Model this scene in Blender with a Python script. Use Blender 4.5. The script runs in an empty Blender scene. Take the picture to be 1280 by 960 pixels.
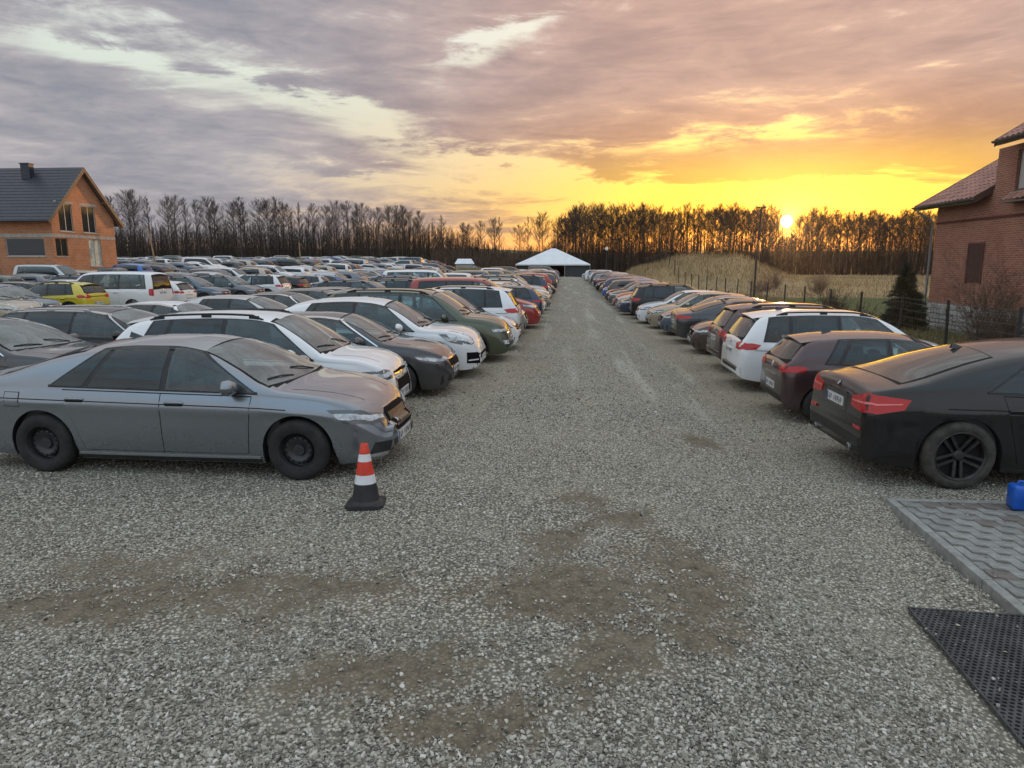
import bpy, bmesh, math, random
import numpy as np
from mathutils import Vector, Matrix
from mathutils.bvhtree import BVHTree

SC = bpy.context.scene
COL = SC.collection
R = math.radians
rng = random.Random(7)

# ------------------------------------------------------------------ camera
CAM_H = 2.3
cam_d = bpy.data.cameras.new('camera')
cam = bpy.data.objects.new('camera', cam_d)
COL.objects.link(cam)
cam.location = (0, 0, CAM_H)
cam.rotation_euler = (R(80.0), 0, R(4.77))
cam_d.sensor_width = 36
cam_d.lens = 23.9
cam_d.clip_start = 0.05
cam_d.clip_end = 6000
SC.camera = cam

SC.view_settings.view_transform = 'Standard'
SC.view_settings.look = 'None'
SC.view_settings.gamma = 1
SC.view_settings.use_curve_mapping = False
SC.view_settings.exposure = 0.06
SC.render.engine = 'CYCLES'
SC.cycles.use_denoising = True
SC.cycles.max_bounces = 6
SC.cycles.glossy_bounces = 3
SC.cycles.diffuse_bounces = 3
SC.cycles.transparent_max_bounces = 14
SC.cycles.caustics_reflective = False
SC.cycles.caustics_refractive = False

SUN_EL, SUN_AZ = R(3.2), R(16.7)          # azimuth clockwise from +Y, the way the drive runs
SUN = Vector((math.sin(SUN_AZ)*math.cos(SUN_EL), math.cos(SUN_AZ)*math.cos(SUN_EL), math.sin(SUN_EL)))

# ------------------------------------------------------------------ shader node helper
class NT:
    def __init__(s, tree):
        s.t = tree; s.n = tree.nodes; s.l = tree.links
    def node(s, typ, **kw):
        n = s.n.new(typ)
        for k, v in kw.items(): setattr(n, k, v)
        return n
    def put(s, sock, v):
        if isinstance(v, V): s.l.new(v.s, sock)
        elif v is None: pass
        elif isinstance(v, bpy.types.NodeSocket): s.l.new(v, sock)
        else:
            try: sock.default_value = v
            except Exception: sock.default_value = (*v, 1.0)
    def math(s, op, a, b=None, c=None, clamp=False):
        n = s.node('ShaderNodeMath', operation=op, use_clamp=clamp)
        s.put(n.inputs[0], a)
        if b is not None: s.put(n.inputs[1], b)
        if c is not None: s.put(n.inputs[2], c)
        return V(s, n.outputs[0])
    def vmath(s, op, a, b=None, out=0):
        n = s.node('ShaderNodeVectorMath', operation=op)
        s.put(n.inputs[0], a)
        if b is not None: s.put(n.inputs[1], b)
        return V(s, n.outputs[out])
    def xyz(s, v):
        n = s.node('ShaderNodeSeparateXYZ'); s.put(n.inputs[0], v)
        return [V(s, o) for o in n.outputs]
    def vec(s, x, y, z):
        n = s.node('ShaderNodeCombineXYZ')
        for i, q in enumerate((x, y, z)): s.put(n.inputs[i], q)
        return V(s, n.outputs[0])
    def mix(s, f, a, b, blend='MIX'):
        n = s.node('ShaderNodeMix', data_type='RGBA', blend_type=blend, clamp_factor=True)
        s.put(n.inputs[0], f)
        for i, q in ((6, a), (7, b)):
            if isinstance(q, (tuple, list)): n.inputs[i].default_value = (*q[:3], 1)
            else: s.put(n.inputs[i], q)
        return V(s, n.outputs[2])
    def noise(s, vec=None, scale=5, detail=4, rough=.5, dist=0, dim='3D', out=0):
        n = s.node('ShaderNodeTexNoise', noise_dimensions=dim)
        if vec is not None: s.put(n.inputs['Vector'], vec)
        n.inputs['Scale'].default_value = scale; n.inputs['Detail'].default_value = detail
        n.inputs['Roughness'].default_value = rough; n.inputs['Distortion'].default_value = dist
        return V(s, n.outputs[out])
    def smooth(s, a, lo, hi):
        n = s.node('ShaderNodeMapRange', interpolation_type='SMOOTHSTEP')
        s.put(n.inputs[0], a); s.put(n.inputs[1], lo); s.put(n.inputs[2], hi)
        return V(s, n.outputs[0])
    def ramp(s, f, pts, interp='LINEAR'):
        n = s.node('ShaderNodeValToRGB'); e = n.color_ramp; e.interpolation = interp
        while len(e.elements) < len(pts): e.elements.new(.5)
        for q, (p, c) in zip(e.elements, pts):
            q.position = p; q.color = (*c, 1) if len(c) == 3 else c
        s.put(n.inputs[0], f)
        return V(s, n.outputs[0])
class V:
    def __init__(s, nt, sock): s.nt = nt; s.s = sock
    def __add__(s, o): return s.nt.math('ADD', s, o)
    __radd__ = __add__
    def __sub__(s, o): return s.nt.math('SUBTRACT', s, o)
    def __rsub__(s, o): return s.nt.math('SUBTRACT', o, s)
    def __mul__(s, o): return s.nt.math('MULTIPLY', s, o)
    __rmul__ = __mul__
    def __truediv__(s, o): return s.nt.math('DIVIDE', s, o)
    def __rtruediv__(s, o): return s.nt.math('DIVIDE', o, s)
    def __neg__(s): return s.nt.math('MULTIPLY', s, -1)
    def pow(s, o): return s.nt.math('POWER', s, o)
    def exp(s): return s.nt.math('EXPONENT', s)
    def max(s, o): return s.nt.math('MAXIMUM', s, o)
    def min(s, o): return s.nt.math('MINIMUM', s, o)
    def abs(s): return s.nt.math('ABSOLUTE', s)

# ------------------------------------------------------------------ world: dusk sky with a broken cloud deck
world = bpy.data.worlds.new('World'); SC.world = world; world.use_nodes = True
g = NT(world.node_tree); g.n.clear()
tc = g.node('ShaderNodeTexCoord')
d = V(g, tc.outputs['Generated'])
dx, dy, dz = g.xyz(d)
el = g.math('ARCSINE', dz) * 57.2958
az = g.math('ARCTAN2', dx, dy) * 57.2958
sdot = g.vmath('DOT_PRODUCT', d, tuple(SUN), out=1)
hl = g.math('SQRT', dx*dx + dy*dy).max(.001)
ca = ((dx*math.sin(SUN_AZ) + dy*math.cos(SUN_AZ)) / hl).max(0.0)
elp = el.max(0.0)
n01 = (elp / 90.0).pow(.5)                                  # finer steps near the horizon
def e2(deg): return math.sqrt(deg/90)
W6, W4, W14 = ca.pow(8.0), ca.pow(5.0), ca.pow(16.0)
cool = g.ramp(n01, [(e2(0), (.58, .34, .31)), (e2(2.2), (.56, .38, .37)), (e2(5), (.50, .43, .46)), (e2(9), (.62, .60, .57)), (e2(13), (.70, .76, .67)), (e2(26), (.93, .98, .96)), (e2(50), (1.12, 1.18, 1.24)), (1, (1.05, 1.15, 1.28))])  # upper steps raised, out of view, to light the ground
warm = g.ramp(n01, [(e2(0), (1.0, .30, .03)), (e2(1.8), (1.02, .38, .012)), (e2(3.5), (.92, .52, .0)), (e2(6), (.92, .58, .03)), (e2(8), (.95, .62, .15)), (e2(11), (.86, .64, .30)), (e2(15), (.85, .74, .56)), (e2(30), (.9, .92, .9)), (1, (1.0, 1.1, 1.2))])
east = g.smooth(dy, .15, -.6)                                 # the clear blue sky opposite the sunset
cool = g.mix(east*.8, cool, g.ramp(n01, [(0, (.44, .53, .66)), (e2(10), (.42, .68, .92)), (e2(30), (.56, .94, 1.28)), (1, (1.00, 1.18, 1.34))]))
clear = g.mix(W6, cool, warm)
# cloud deck: noise in the plane of the clouds, so it closes up towards the horizon
iz = 1.0 / (dz.max(0.0) + .12)
pc = g.vec(dx*iz*.75, dy*iz, 0.0)
w1 = g.noise(pc, 1.15, 6, .60, .8)
w2 = g.noise(pc, 3.4, 7, .65, .5)
w3 = g.noise(g.vec(az*.062, el*.30, 3.0), 1.0, 7, .62, .7)
w4 = g.noise(g.vec(az*.17, el*.75, 7.0), 1.0, 6, .62, .6)
nz = (w1 - .5)*1.2 + (w2 - .5)*.9 + (w3 - .5)*1.5 + (w4 - .5)*.9
def gap(a0, e0, slope, wid, a_lo, a_hi, amt, soft=6.0):
    q = (el + (w4 - .5)*4.5 + (w2 - .5)*3.0 - (az - a0)*slope - e0) / wid
    win = g.smooth(az, a_lo - soft, a_lo + soft) * (1.0 - g.smooth(az, a_hi - soft, a_hi + soft))
    return (-(q*q)).exp() * win * amt
cover = .52 - gap(-22.6, 12.4, -.105, .95, -38, -13, .58, 4) - gap(-6.6, 16.4, .38, 1.1, -10, -1, .62, 3)
cover = cover - gap(-13, 9.6, -.16, 1.1, -20, -6, .50, 5) - gap(-30, 15.5, -.10, 1.2, -44, -24, .25, 6)
cover = cover - gap(-6, 7.6, -.10, 1.0, -16, 6, .60, 5) - gap(14, 9.2, .02, 1.0, -2, 28, .30, 6)
cover = cover - gap(-6, 6.2, -.03, .8, -20, 6, .60, 5)
cover = cover - W6 * (1.0 - g.smooth(el + (w3-.5)*3.0 + (w4-.5)*2.0, 4.6, 7.2)) * 1.1
cover = cover - g.smooth(el, 22, 40) * .40 - east * .25
cover = cover - (1.0 - g.smooth(el, .4, 2.4)) * .5
mask = g.smooth(cover + nz, -.22, .38)
tone = g.smooth(nz + .1, -.45, .60)                          # thick parts darker
cc = g.mix(tone, (.57, .53, .545), (.29, .30, .36))
cw_lo = g.mix(tone, (.84, .47, .25), (.52, .27, .17))
cw_hi = g.mix(tone, (.80, .52, .42), (.49, .33, .295))
cw = g.mix(g.smooth(el, 7.5, 14.5), cw_lo, cw_hi)
cw = g.mix(W14*(1.0 - g.smooth(el, 6, 10)), cw, (1.0, .58, .06))
cloud = g.mix(g.smooth(W4, .14, 1.0), cc, cw)
far_c = g.mix(tone, (1.06, 1.06, 1.09), (.70, .70, .735))       # behind and overhead, out of view: brightened to light the ground
cloud = g.mix(g.smooth(el, 18, 45), cloud, far_c)
cloud = g.mix(g.smooth(dy, .35, -.35), cloud, far_c)
skyc = g.mix(mask, clear, cloud)
# aureole and the sun's disc
ang = g.math('ARCCOSINE', sdot.min(1.0)) * 57.2958
aur = (-(ang*ang) / 9.0).exp()
skyc = g.mix(aur*.8, skyc, (1.10, .55, .0))
core = (-(ang*ang) / .62).exp()
skyc = g.mix(core, skyc, (1.6, 1.15, .25))
disc = 1.0 - g.smooth(ang, .34, .50)
skyc = g.mix(disc, skyc, (9.0, 7.6, 4.2))
ground_c = (.20, .19, .18)
skyc = g.mix(g.smooth(el, -1.5, -.2), ground_c, skyc)
nish = g.node('ShaderNodeTexSky', sky_type='NISHITA', sun_disc=False, sun_elevation=SUN_EL, sun_rotation=SUN_AZ, altitude=200, air_density=1.0, dust_density=1.5)
nsky = g.mix(1.0, V(g, nish.outputs[0]), g.mix(W6*(1.0 - g.smooth(el, 8, 16)), (1.0, 1.0, 1.0), (1.0, .74, .16)), 'MULTIPLY')   # thick low air takes out the blue
nsky = g.mix(mask*.92*(1.0 - g.smooth(ang, 2, 0)), nsky, (0.0, 0.0, 0.0))                     # cloud hides the clear sky
bg1 = g.node('ShaderNodeBackground'); g.put(bg1.inputs[0], nsky); bg1.inputs[1].default_value = .05
bg2 = g.node('ShaderNodeBackground'); g.put(bg2.inputs[0], skyc); bg2.inputs[1].default_value = .86
add = g.node('ShaderNodeAddShader'); g.l.new(bg1.outputs[0], add.inputs[0]); g.l.new(bg2.outputs[0], add.inputs[1])
wo = g.node('ShaderNodeOutputWorld'); g.l.new(add.outputs[0], wo.inputs[0])

sun_d = bpy.data.lights.new('sun', 'SUN'); sun_d.energy = 2.6; sun_d.angle = R(.6); sun_d.color = (1.0, .54, .22)
sun = bpy.data.objects.new('sun', sun_d); COL.objects.link(sun)
sun.rotation_euler = (-SUN).to_track_quat('-Z', 'Y').to_euler(); sun.location = (30, 90, 20)

# ------------------------------------------------------------------ generic helpers
def tag(o, label=None, cat=None, group=None, kind=None):
    if label: o['label'] = label
    if cat: o['category'] = cat
    if group: o['group'] = group
    if kind: o['kind'] = kind
    return o
def link(name, me, parent=None):
    o = bpy.data.objects.new(name, me); COL.objects.link(o)
    if parent: o.parent = parent
    return o
def empty(name, loc=(0, 0, 0), rz=0, parent=None):
    o = bpy.data.objects.new(name, None); COL.objects.link(o)
    o.location = loc; o.rotation_euler = (0, 0, rz); o.empty_display_size = .2
    if parent: o.parent = parent
    return o
def mesh_np(name, verts, faces, mats=(), fmat=None, smooth=False):
    """faces: (n,3) or (n,4) integer array"""
    verts = np.asarray(verts, np.float32); faces = np.asarray(faces, np.int32)
    me = bpy.data.meshes.new(name); n, k = faces.shape
    me.vertices.add(len(verts)); me.vertices.foreach_set('co', verts.ravel())
    me.loops.add(n*k); me.loops.foreach_set('vertex_index', faces.ravel())
    me.polygons.add(n); me.polygons.foreach_set('loop_start', np.arange(0, n*k, k, dtype=np.int32))
    me.polygons.foreach_set('loop_total', np.full(n, k, np.int32))
    if fmat is not None: me.polygons.foreach_set('material_index', np.asarray(fmat, np.int32))
    me.polygons.foreach_set('use_smooth', np.full(n, smooth, bool))
    for m in mats: me.materials.append(m)
    me.update(calc_edges=True); me.validate()
    return me
class MB:
    """collects simple solids and links them as ONE mesh"""
    def __init__(s): s.v = []; s.f = []; s.m = []; s.cur = 0
    def add(s, vs, fs):
        b = len(s.v); s.v += [tuple(v) for v in vs]; s.f += [tuple(i + b for i in f) for f in fs]; s.m += [s.cur]*len(fs); return s
    def box(s, x0, x1, y0, y1, z0, z1, M=None):
        vs = [Vector((x, y, z)) for z in (z0, z1) for y in (y0, y1) for x in (x0, x1)]
        if M: vs = [M @ v for v in vs]
        return s.add(vs, [(0, 2, 3, 1), (4, 5, 7, 6), (0, 1, 5, 4), (2, 6, 7, 3), (0, 4, 6, 2), (1, 3, 7, 5)])
    def tube(s, pts, rad, n=6, caps=True):
        pts = [Vector(p) for p in pts]; rr = rad if isinstance(rad, (list, tuple)) else [rad]*len(pts)
        vs = []; fs = []; prev = None
        for i, p in enumerate(pts):
            t = (pts[min(i+1, len(pts)-1)] - pts[max(i-1, 0)]).normalized()
            a = prev if prev is not None else (Vector((0, 0, 1)) if abs(t.z) < .9 else Vector((1, 0, 0)))
            a = (a - t*a.dot(t)).normalized(); prev = a; b = t.cross(a)
            for k in range(n):
                th = 2*math.pi*k/n; vs.append(p + (a*math.cos(th) + b*math.sin(th))*rr[i])
        for i in range(len(pts)-1):
            for k in range(n):
                k2 = (k+1) % n; fs.append((i*n+k, i*n+k2, (i+1)*n+k2, (i+1)*n+k))
        if caps: fs += [tuple(reversed(range(n))), tuple(range((len(pts)-1)*n, len(pts)*n))]
        return s.add(vs, fs)
    def lathe(s, prof, n=24, M=None):
        """prof: (radius, z) pairs, spun about z"""
        vs = []; fs = []
        for r, z in prof:
            for k in range(n):
                th = 2*math.pi*k/n; v = Vector((r*math.cos(th), r*math.sin(th), z)); vs.append(M @ v if M else v)
        for i in range(len(prof)-1):
            for k in range(n):
                k2 = (k+1) % n; fs.append((i*n+k, i*n+k2, (i+1)*n+k2, (i+1)*n+k))
        return s.add(vs, fs)
    def prism(s, poly, z0, z1, M=None):
        n = len(poly); vs = [Vector((x, y, z)) for z in (z0, z1) for x, y in poly]
        if M: vs = [M @ v for v in vs]
        return s.add(vs, [tuple(reversed(range(n))), tuple(range(n, 2*n))] + [(i, (i+1) % n, n+(i+1) % n, n+i) for i in range(n)])
    def mesh(s, name, mats, smooth=False, sharp=None, bevel=0):
        me = bpy.data.meshes.new(name); me.from_pydata(s.v, [], s.f)
        for m in (mats if isinstance(mats, (list, tuple)) else [mats]): me.materials.append(m)
        me.polygons.foreach_set('material_index', s.m)
        bm = bmesh.new(); bm.from_mesh(me)
        if bevel:
            es = [e for e in bm.edges if len(e.link_faces) == 2 and e.calc_face_angle(0) > .6]
            bmesh.ops.bevel(bm, geom=es, offset=bevel, segments=2, profile=.6, affect='EDGES', clamp_overlap=True)
        bmesh.ops.recalc_face_normals(bm, faces=bm.faces)
        if smooth or sharp:
            a = R(sharp or 40)
            for f in bm.faces: f.smooth = True
            for e in bm.edges:
                if len(e.link_faces) == 2 and e.calc_face_angle(0) > a: e.smooth = False
        bm.to_mesh(me); bm.free()
        return me
    def build(s, name, mats, parent=None, **kw):
        return link(name, s.mesh(name, mats, **kw), parent)
def copy_tree(o, parent=None):
    c = o.copy(); COL.objects.link(c)
    if parent: c.parent = parent
    for ch in o.children: copy_tree(ch, c)
    return c

# ------------------------------------------------------------------ materials
def mat(name, col=(.5, .5, .5), rough=.6, metal=0, spec=.5, coat=0, coat_r=.05, var=0, vscale=8, bump=0, bscale=30, emit=None):
    m = bpy.data.materials.new(name); m.use_nodes = True
    t = NT(m.node_tree); b = m.node_tree.nodes['Principled BSDF']
    b.inputs['Base Color'].default_value = (*col, 1); b.inputs['Roughness'].default_value = rough
    b.inputs['Metallic'].default_value = metal; b.inputs['Specular IOR Level'].default_value = spec
    b.inputs['Coat Weight'].default_value = coat; b.inputs['Coat Roughness'].default_value = coat_r
    if var or bump: co = V(t, t.node('ShaderNodeTexCoord').outputs['Object'])
    if var:
        f = t.noise(co, vscale, 5, .6)
        c = t.mix(t.smooth(f, .3, .7), tuple(x*(1-var) for x in col), tuple(min(1, x*(1+var)) for x in col))
        t.put(b.inputs['Base Color'], c)
    if bump:
        n = t.node('ShaderNodeBump'); n.inputs['Strength'].default_value = bump; n.inputs['Distance'].default_value = .02
        t.put(n.inputs['Height'], t.noise(co, bscale, 6, .65)); t.put(b.inputs['Normal'], V(t, n.outputs[0]))
    return m
# ------------------------------------------------------------------ terrain
def sstep(a, lo, hi):
    t = np.clip((np.asarray(a, float) - lo)/(hi - lo), 0, 1); return t*t*(3-2*t)
def vnoise(x, y, s=1.0, seed=0):
    """cheap smooth value noise, vectorised"""
    x = np.asarray(x, float)*s; y = np.asarray(y, float)*s
    xi = np.floor(x).astype(int); yi = np.floor(y).astype(int); fx = x - xi; fy = y - yi
    fx = fx*fx*(3-2*fx); fy = fy*fy*(3-2*fy)
    def h(a, b):
        v = np.sin(a*127.1 + b*311.7 + seed*74.7)*43758.5453; return v - np.floor(v)
    return (h(xi, yi)*(1-fx) + h(xi+1, yi)*fx)*(1-fy) + (h(xi, yi+1)*(1-fx) + h(xi+1, yi+1)*fx)*fy
def fbm(x, y, s=1.0, seed=0, o=4):
    r = 0; a = .5
    for k in range(o): r = r + a*vnoise(x, y, s*2**k, seed+k); a *= .5
    return r
FENCE_X = 11.5
def terrain(x, y):
    x = np.asarray(x, float); y = np.asarray(y, float)
    z = -.29*sstep(x, .6, 2.8)*(1 - .6*sstep(y, 30, 70)) - .15*sstep(x, 9, 14)
    z = z - .12*sstep(x - (3.52 + (y-7.51)*.055), .03, .10)*(1 - sstep(y, 7.4, 7.5))*sstep(y, -6, -4)
    z = z + 1.25*sstep(-x, 10, 44)*sstep(y, 36, 74) + 1.05*sstep(-x, 4, 40)*sstep(y, 78, 160)
    def bump(cx, cy, sx, sy, h, rot=0):
        c, s = math.cos(rot), math.sin(rot); u = ((x-cx)*c + (y-cy)*s)/sx; v = (-(x-cx)*s + (y-cy)*c)/sy
        return h*np.exp(-(u*u + v*v))
    m = bump(13.8, 82, 5.5, 8, 2.3) + bump(18.5, 80, 4.6, 6, 1.9) + bump(11.0, 98, 4.5, 13, 2.0) + bump(23, 84, 5, 8, 1.0)
    m = np.minimum(m, 3.3)
    m = m*(.82 + .36*fbm(x, y, .35, 3)) + .25*(fbm(x, y, .9, 9) - .5)*np.clip(m, 0, 1)
    z = z + m*sstep(x, 6.3, 9.5)
    z = z + bump(-17, 128, 11, 4, 1.0)*sstep(-x, 6, 12) + .35*bump(-38, 122, 14, 5, 1)
    z = z + .05*(fbm(x, y, .25, 5) - .5)*(np.abs(x) < 60) + .5*(fbm(x, y, .05, 8) - .5)*sstep(x, 14, 40)
    z = z + 12*sstep(y, 330, 520)*(.6 + .6*fbm(x, y, .012, 21))
    return z
def tz(x, y): return float(terrain(x, y))

xs = np.unique(np.concatenate([np.linspace(-9, 9, 61), np.linspace(-60, 60, 121), np.linspace(-220, 220, 89), np.linspace(-1600, 1600, 41)]).round(3))
ys = np.unique(np.concatenate([np.linspace(-12, 14, 53), np.linspace(14, 130, 117), np.linspace(130, 260, 40), np.linspace(260, 600, 30), np.linspace(600, 2600, 12), np.linspace(-400, -12, 8)]).round(3))
X, Y = np.meshgrid(xs, ys); Z = terrain(X, Y)
vv = np.stack([X, Y, Z], -1).reshape(-1, 3); nx, ny = len(xs), len(ys)
ii = (np.arange(ny-1)[:, None]*nx + np.arange(nx-1)[None]).ravel()
ff = np.stack([ii, ii+1, ii+nx+1, ii+nx], -1)

# patches of trodden earth in the gravel: centre, half sizes, turn
DIRT = [(-.02, 4.55, .75, .55, .2), (.95, 5.2, .55, .42, -.3), (.3, 3.75, .55, .35, .1), (-1.95, 4.3, 1.25, .34, .1), (-3.3, 4.7, .9, .3, .0), (-1.15, 3.35, .75, .28, .25),
        (.5, 5.9, .35, .25, 0), (.1, 6.6, .3, .25, 0), (1.9, 9.6, .3, .5, 0), (.9, 4.3, .45, .5, .4), (-.5, 3.1, .6, .3, 0), (-.1, 5.35, .35, .3, .3),
        (-3.2, 3.9, .9, .3, 0)]
def dirt_amount(x, y):
    x = np.asarray(x, float); y = np.asarray(y, float); r = np.zeros_like(x)
    for cx, cy, sx, sy, a in DIRT:
        c, s = math.cos(a), math.sin(a); u = ((x-cx)*c + (y-cy)*s)/sx; v = (-(x-cx)*s + (y-cy)*c)/sy
        r = np.maximum(r, np.exp(-.9*(u*u + v*v)))
    return r

gm = bpy.data.materials.new('ground'); gm.use_nodes = True; t = NT(gm.node_tree); b = gm.node_tree.nodes['Principled BSDF']
geo = t.node('ShaderNodeNewGeometry'); P = V(t, geo.outputs['Position']); px, py, pz = t.xyz(P)
at = t.node('ShaderNodeAttribute', attribute_name='zone'); zg, zd, zt = t.xyz(V(t, at.outputs['Color']))
vo = t.node('ShaderNodeTexVoronoi', feature='F1', voronoi_dimensions='3D'); t.put(vo.inputs['Vector'], P); vo.inputs['Scale'].default_value = 36
vo2 = t.node('ShaderNodeTexVoronoi', feature='F1', voronoi_dimensions='3D'); t.put(vo2.inputs['Vector'], P); vo2.inputs['Scale'].default_value = 15
r1 = t.xyz(V(t, vo.outputs['Color']))[0]; r2 = t.xyz(V(t, vo2.outputs['Color']))[1]
dd = V(t, vo.outputs['Distance']); mott = t.noise(P, .7, 5, .6); fine = t.noise(P, 9, 6, .7)
stone = t.ramp(r1*.7 + r2*.3, [(0, (.25, .227, .178)), (.35, (.54, .50, .405)), (.65, (.70, .655, .545)), (1, (.80, .76, .66))])
spk = t.noise(P, 14, 3, .75); spk2 = t.noise(t.vec(px, py*.55, pz), 3.2, 6, .72)
stone = t.mix(t.smooth(spk, .52, .72)*.55, stone, (.17, .16, .125)); stone = t.mix(t.smooth(spk, .46, .30)*.45, stone, (.72, .70, .61)); stone = t.mix(t.smooth(spk2, .55, .72)*.40, stone, (.27, .25, .195))
stone = t.mix(t.smooth(dd, .28, .58)*.85, stone, (.055, .050, .038))  # gaps between stones darkened: dirt plus painted shade
stone = t.mix(t.smooth(mott, .36, .68)*.30, stone, (.38, .36, .29))
stone = t.mix(t.smooth(t.noise(P, .22, 4, .6), .5, .72)*.36, stone, (.38, .355, .28))
earth = t.mix(t.smooth(fine, .3, .7), (.085, .068, .045), (.205, .168, .118))
dm = t.smooth(zd + (mott-.5)*.7 + (fine-.5)*1.1 + (t.noise(P, 2.2, 5, .65)-.5)*1.1 + t.smooth(t.noise(P, .45, 5, .65), .5, .72)*.35, .34, .70)
gravel = t.mix(dm*.9, stone, earth)
# compacted lighter tracks down the drive, browner strips along the rows of cars
st_n = t.noise(t.vec(px*1.5, py*.10, 0.0), 1.0, 5, .6); pat = t.noise(t.vec(px*.8, py*.28, 4.0), 1.0, 5, .62)
stone = t.mix(t.smooth(st_n, .50, .66)*t.smooth(py, 7.5, 13)*.35, stone, (.62, .605, .53))
rowd = t.smooth((px - .85).abs() + (pat - .5)*3.2, 1.25, 2.6)
stone = t.mix(rowd*t.smooth(py, 8, 14)*.55, stone, (.30, .255, .175))
stone = t.mix(t.smooth(pat, .54, .70)*t.smooth(py, 7, 12)*.5, stone, (.30, .265, .19))
gravel = t.mix(dm*.9, stone, earth)
trk = (-(((px.abs() - .0 + t.noise(P, .15, 2, .5)*.6 - 1.1).abs() - .75)/.22).pow(2.0)).exp()*.0
gr_n = t.noise(P, .16, 5, .6); gr_f = t.noise(P, 5, 6, .7); gr_s = t.noise(t.vec(px*.6, py*2.2, pz), 1.2, 5, .6)
straw = t.mix(gr_f, (.27, .19, .095), (.48, .355, .19))
green = t.mix(gr_f, (.055, .075, .022), (.13, .145, .05))
grass = t.mix(t.smooth(zt + (gr_n-.5)*1.1 + (gr_s-.5)*.6, .35, .65), green, straw)
grass = t.mix(t.smooth(gr_f, .62, .75)*.5, grass, (.10, .075, .045))
gz = t.smooth(zg + (mott-.5)*.5 + (fine-.5)*.3, .35, .65)
t.put(b.inputs['Base Color'], t.mix(gz, gravel, grass)); b.inputs['Roughness'].default_value = .92; b.inputs['Specular IOR Level'].default_value = .25
bp = t.node('ShaderNodeBump'); bp.inputs['Strength'].default_value = .8; bp.inputs['Distance'].default_value = .018
hh = (1.0 - t.smooth(dd, .05, .62))*(1.0 - dm*.75) + r1*.5 + fine*.4
t.put(bp.inputs['Height'], hh + gr_f*gz*2.0); t.put(b.inputs['Normal'], V(t, bp.outputs[0]))

me = mesh_np('ground', vv, ff, [gm], smooth=True)
gx, gy = vv[:, 0], vv[:, 1]
lot = (1 - sstep(gx, 8.0, 9.6))*(1 - sstep(gy, 150, 158))*sstep(gx, -130, -110)
zone_g = 1 - lot
zone_g = np.maximum(zone_g, .9*np.exp(-(((gx+17)/12)**2 + ((gy-128)/5)**2)))
straw_v = np.clip(.15 + .9*np.exp(-((gx-14)/14)**2 - ((gy-86)/26)**2) + .75*sstep(gy, 52, 70)*sstep(gx, 12, 16) - .0*gx, 0, 1)
straw_v = np.where(gy > 128, np.maximum(straw_v*.8, .45), straw_v)
colr = np.stack([zone_g, dirt_amount(gx, gy), straw_v, np.ones_like(gx)], -1).astype(np.float32)
ca_ = me.color_attributes.new('zone', 'FLOAT_COLOR', 'POINT'); ca_.data.foreach_set('color', colr.ravel())
tag(link('ground', me), 'grey crushed stone ground of the car park running out into grass fields', kind='structure')

# ------------------------------------------------------------------ loose crushed stone near the camera
def stone_variants(n=7, seed=3):
    r = np.random.default_rng(seed); out = []
    base = np.array([[1, .1, 0], [-1, -.1, 0], [.1, 1, 0], [-.1, -1, 0], [.5, .5, .75], [-.45, .4, .8], [-.5, -.5, .7], [.4, -.55, .75]])
    for k in range(n):
        p = base*(.75 + .5*r.random((len(base), 1)))*np.array([1, .55 + .4*r.random(), .45 + .3*r.random()])
        bm = bmesh.new()
        for q in p: bm.verts.new(q)
        bmesh.ops.convex_hull(bm, input=bm.verts)
        bm.verts.ensure_lookup_table(); bmesh.ops.triangulate(bm, faces=bm.faces)
        bm.verts.index_update()
        vs = np.array([v.co[:] for v in bm.verts]); fs = np.array([[v.index for v in f.verts] for f in bm.faces]); bm.free()
        used = np.unique(fs); remap = -np.ones(len(vs), int); remap[used] = np.arange(len(used))
        out.append((vs[used], remap[fs]))
    return out
PZ = -.248                                            # top of the paving
PAV_EDGE = lambda y: 3.52 + (y - 7.51)*.055          # the kerb's line, from the far corner towards the camera
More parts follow.
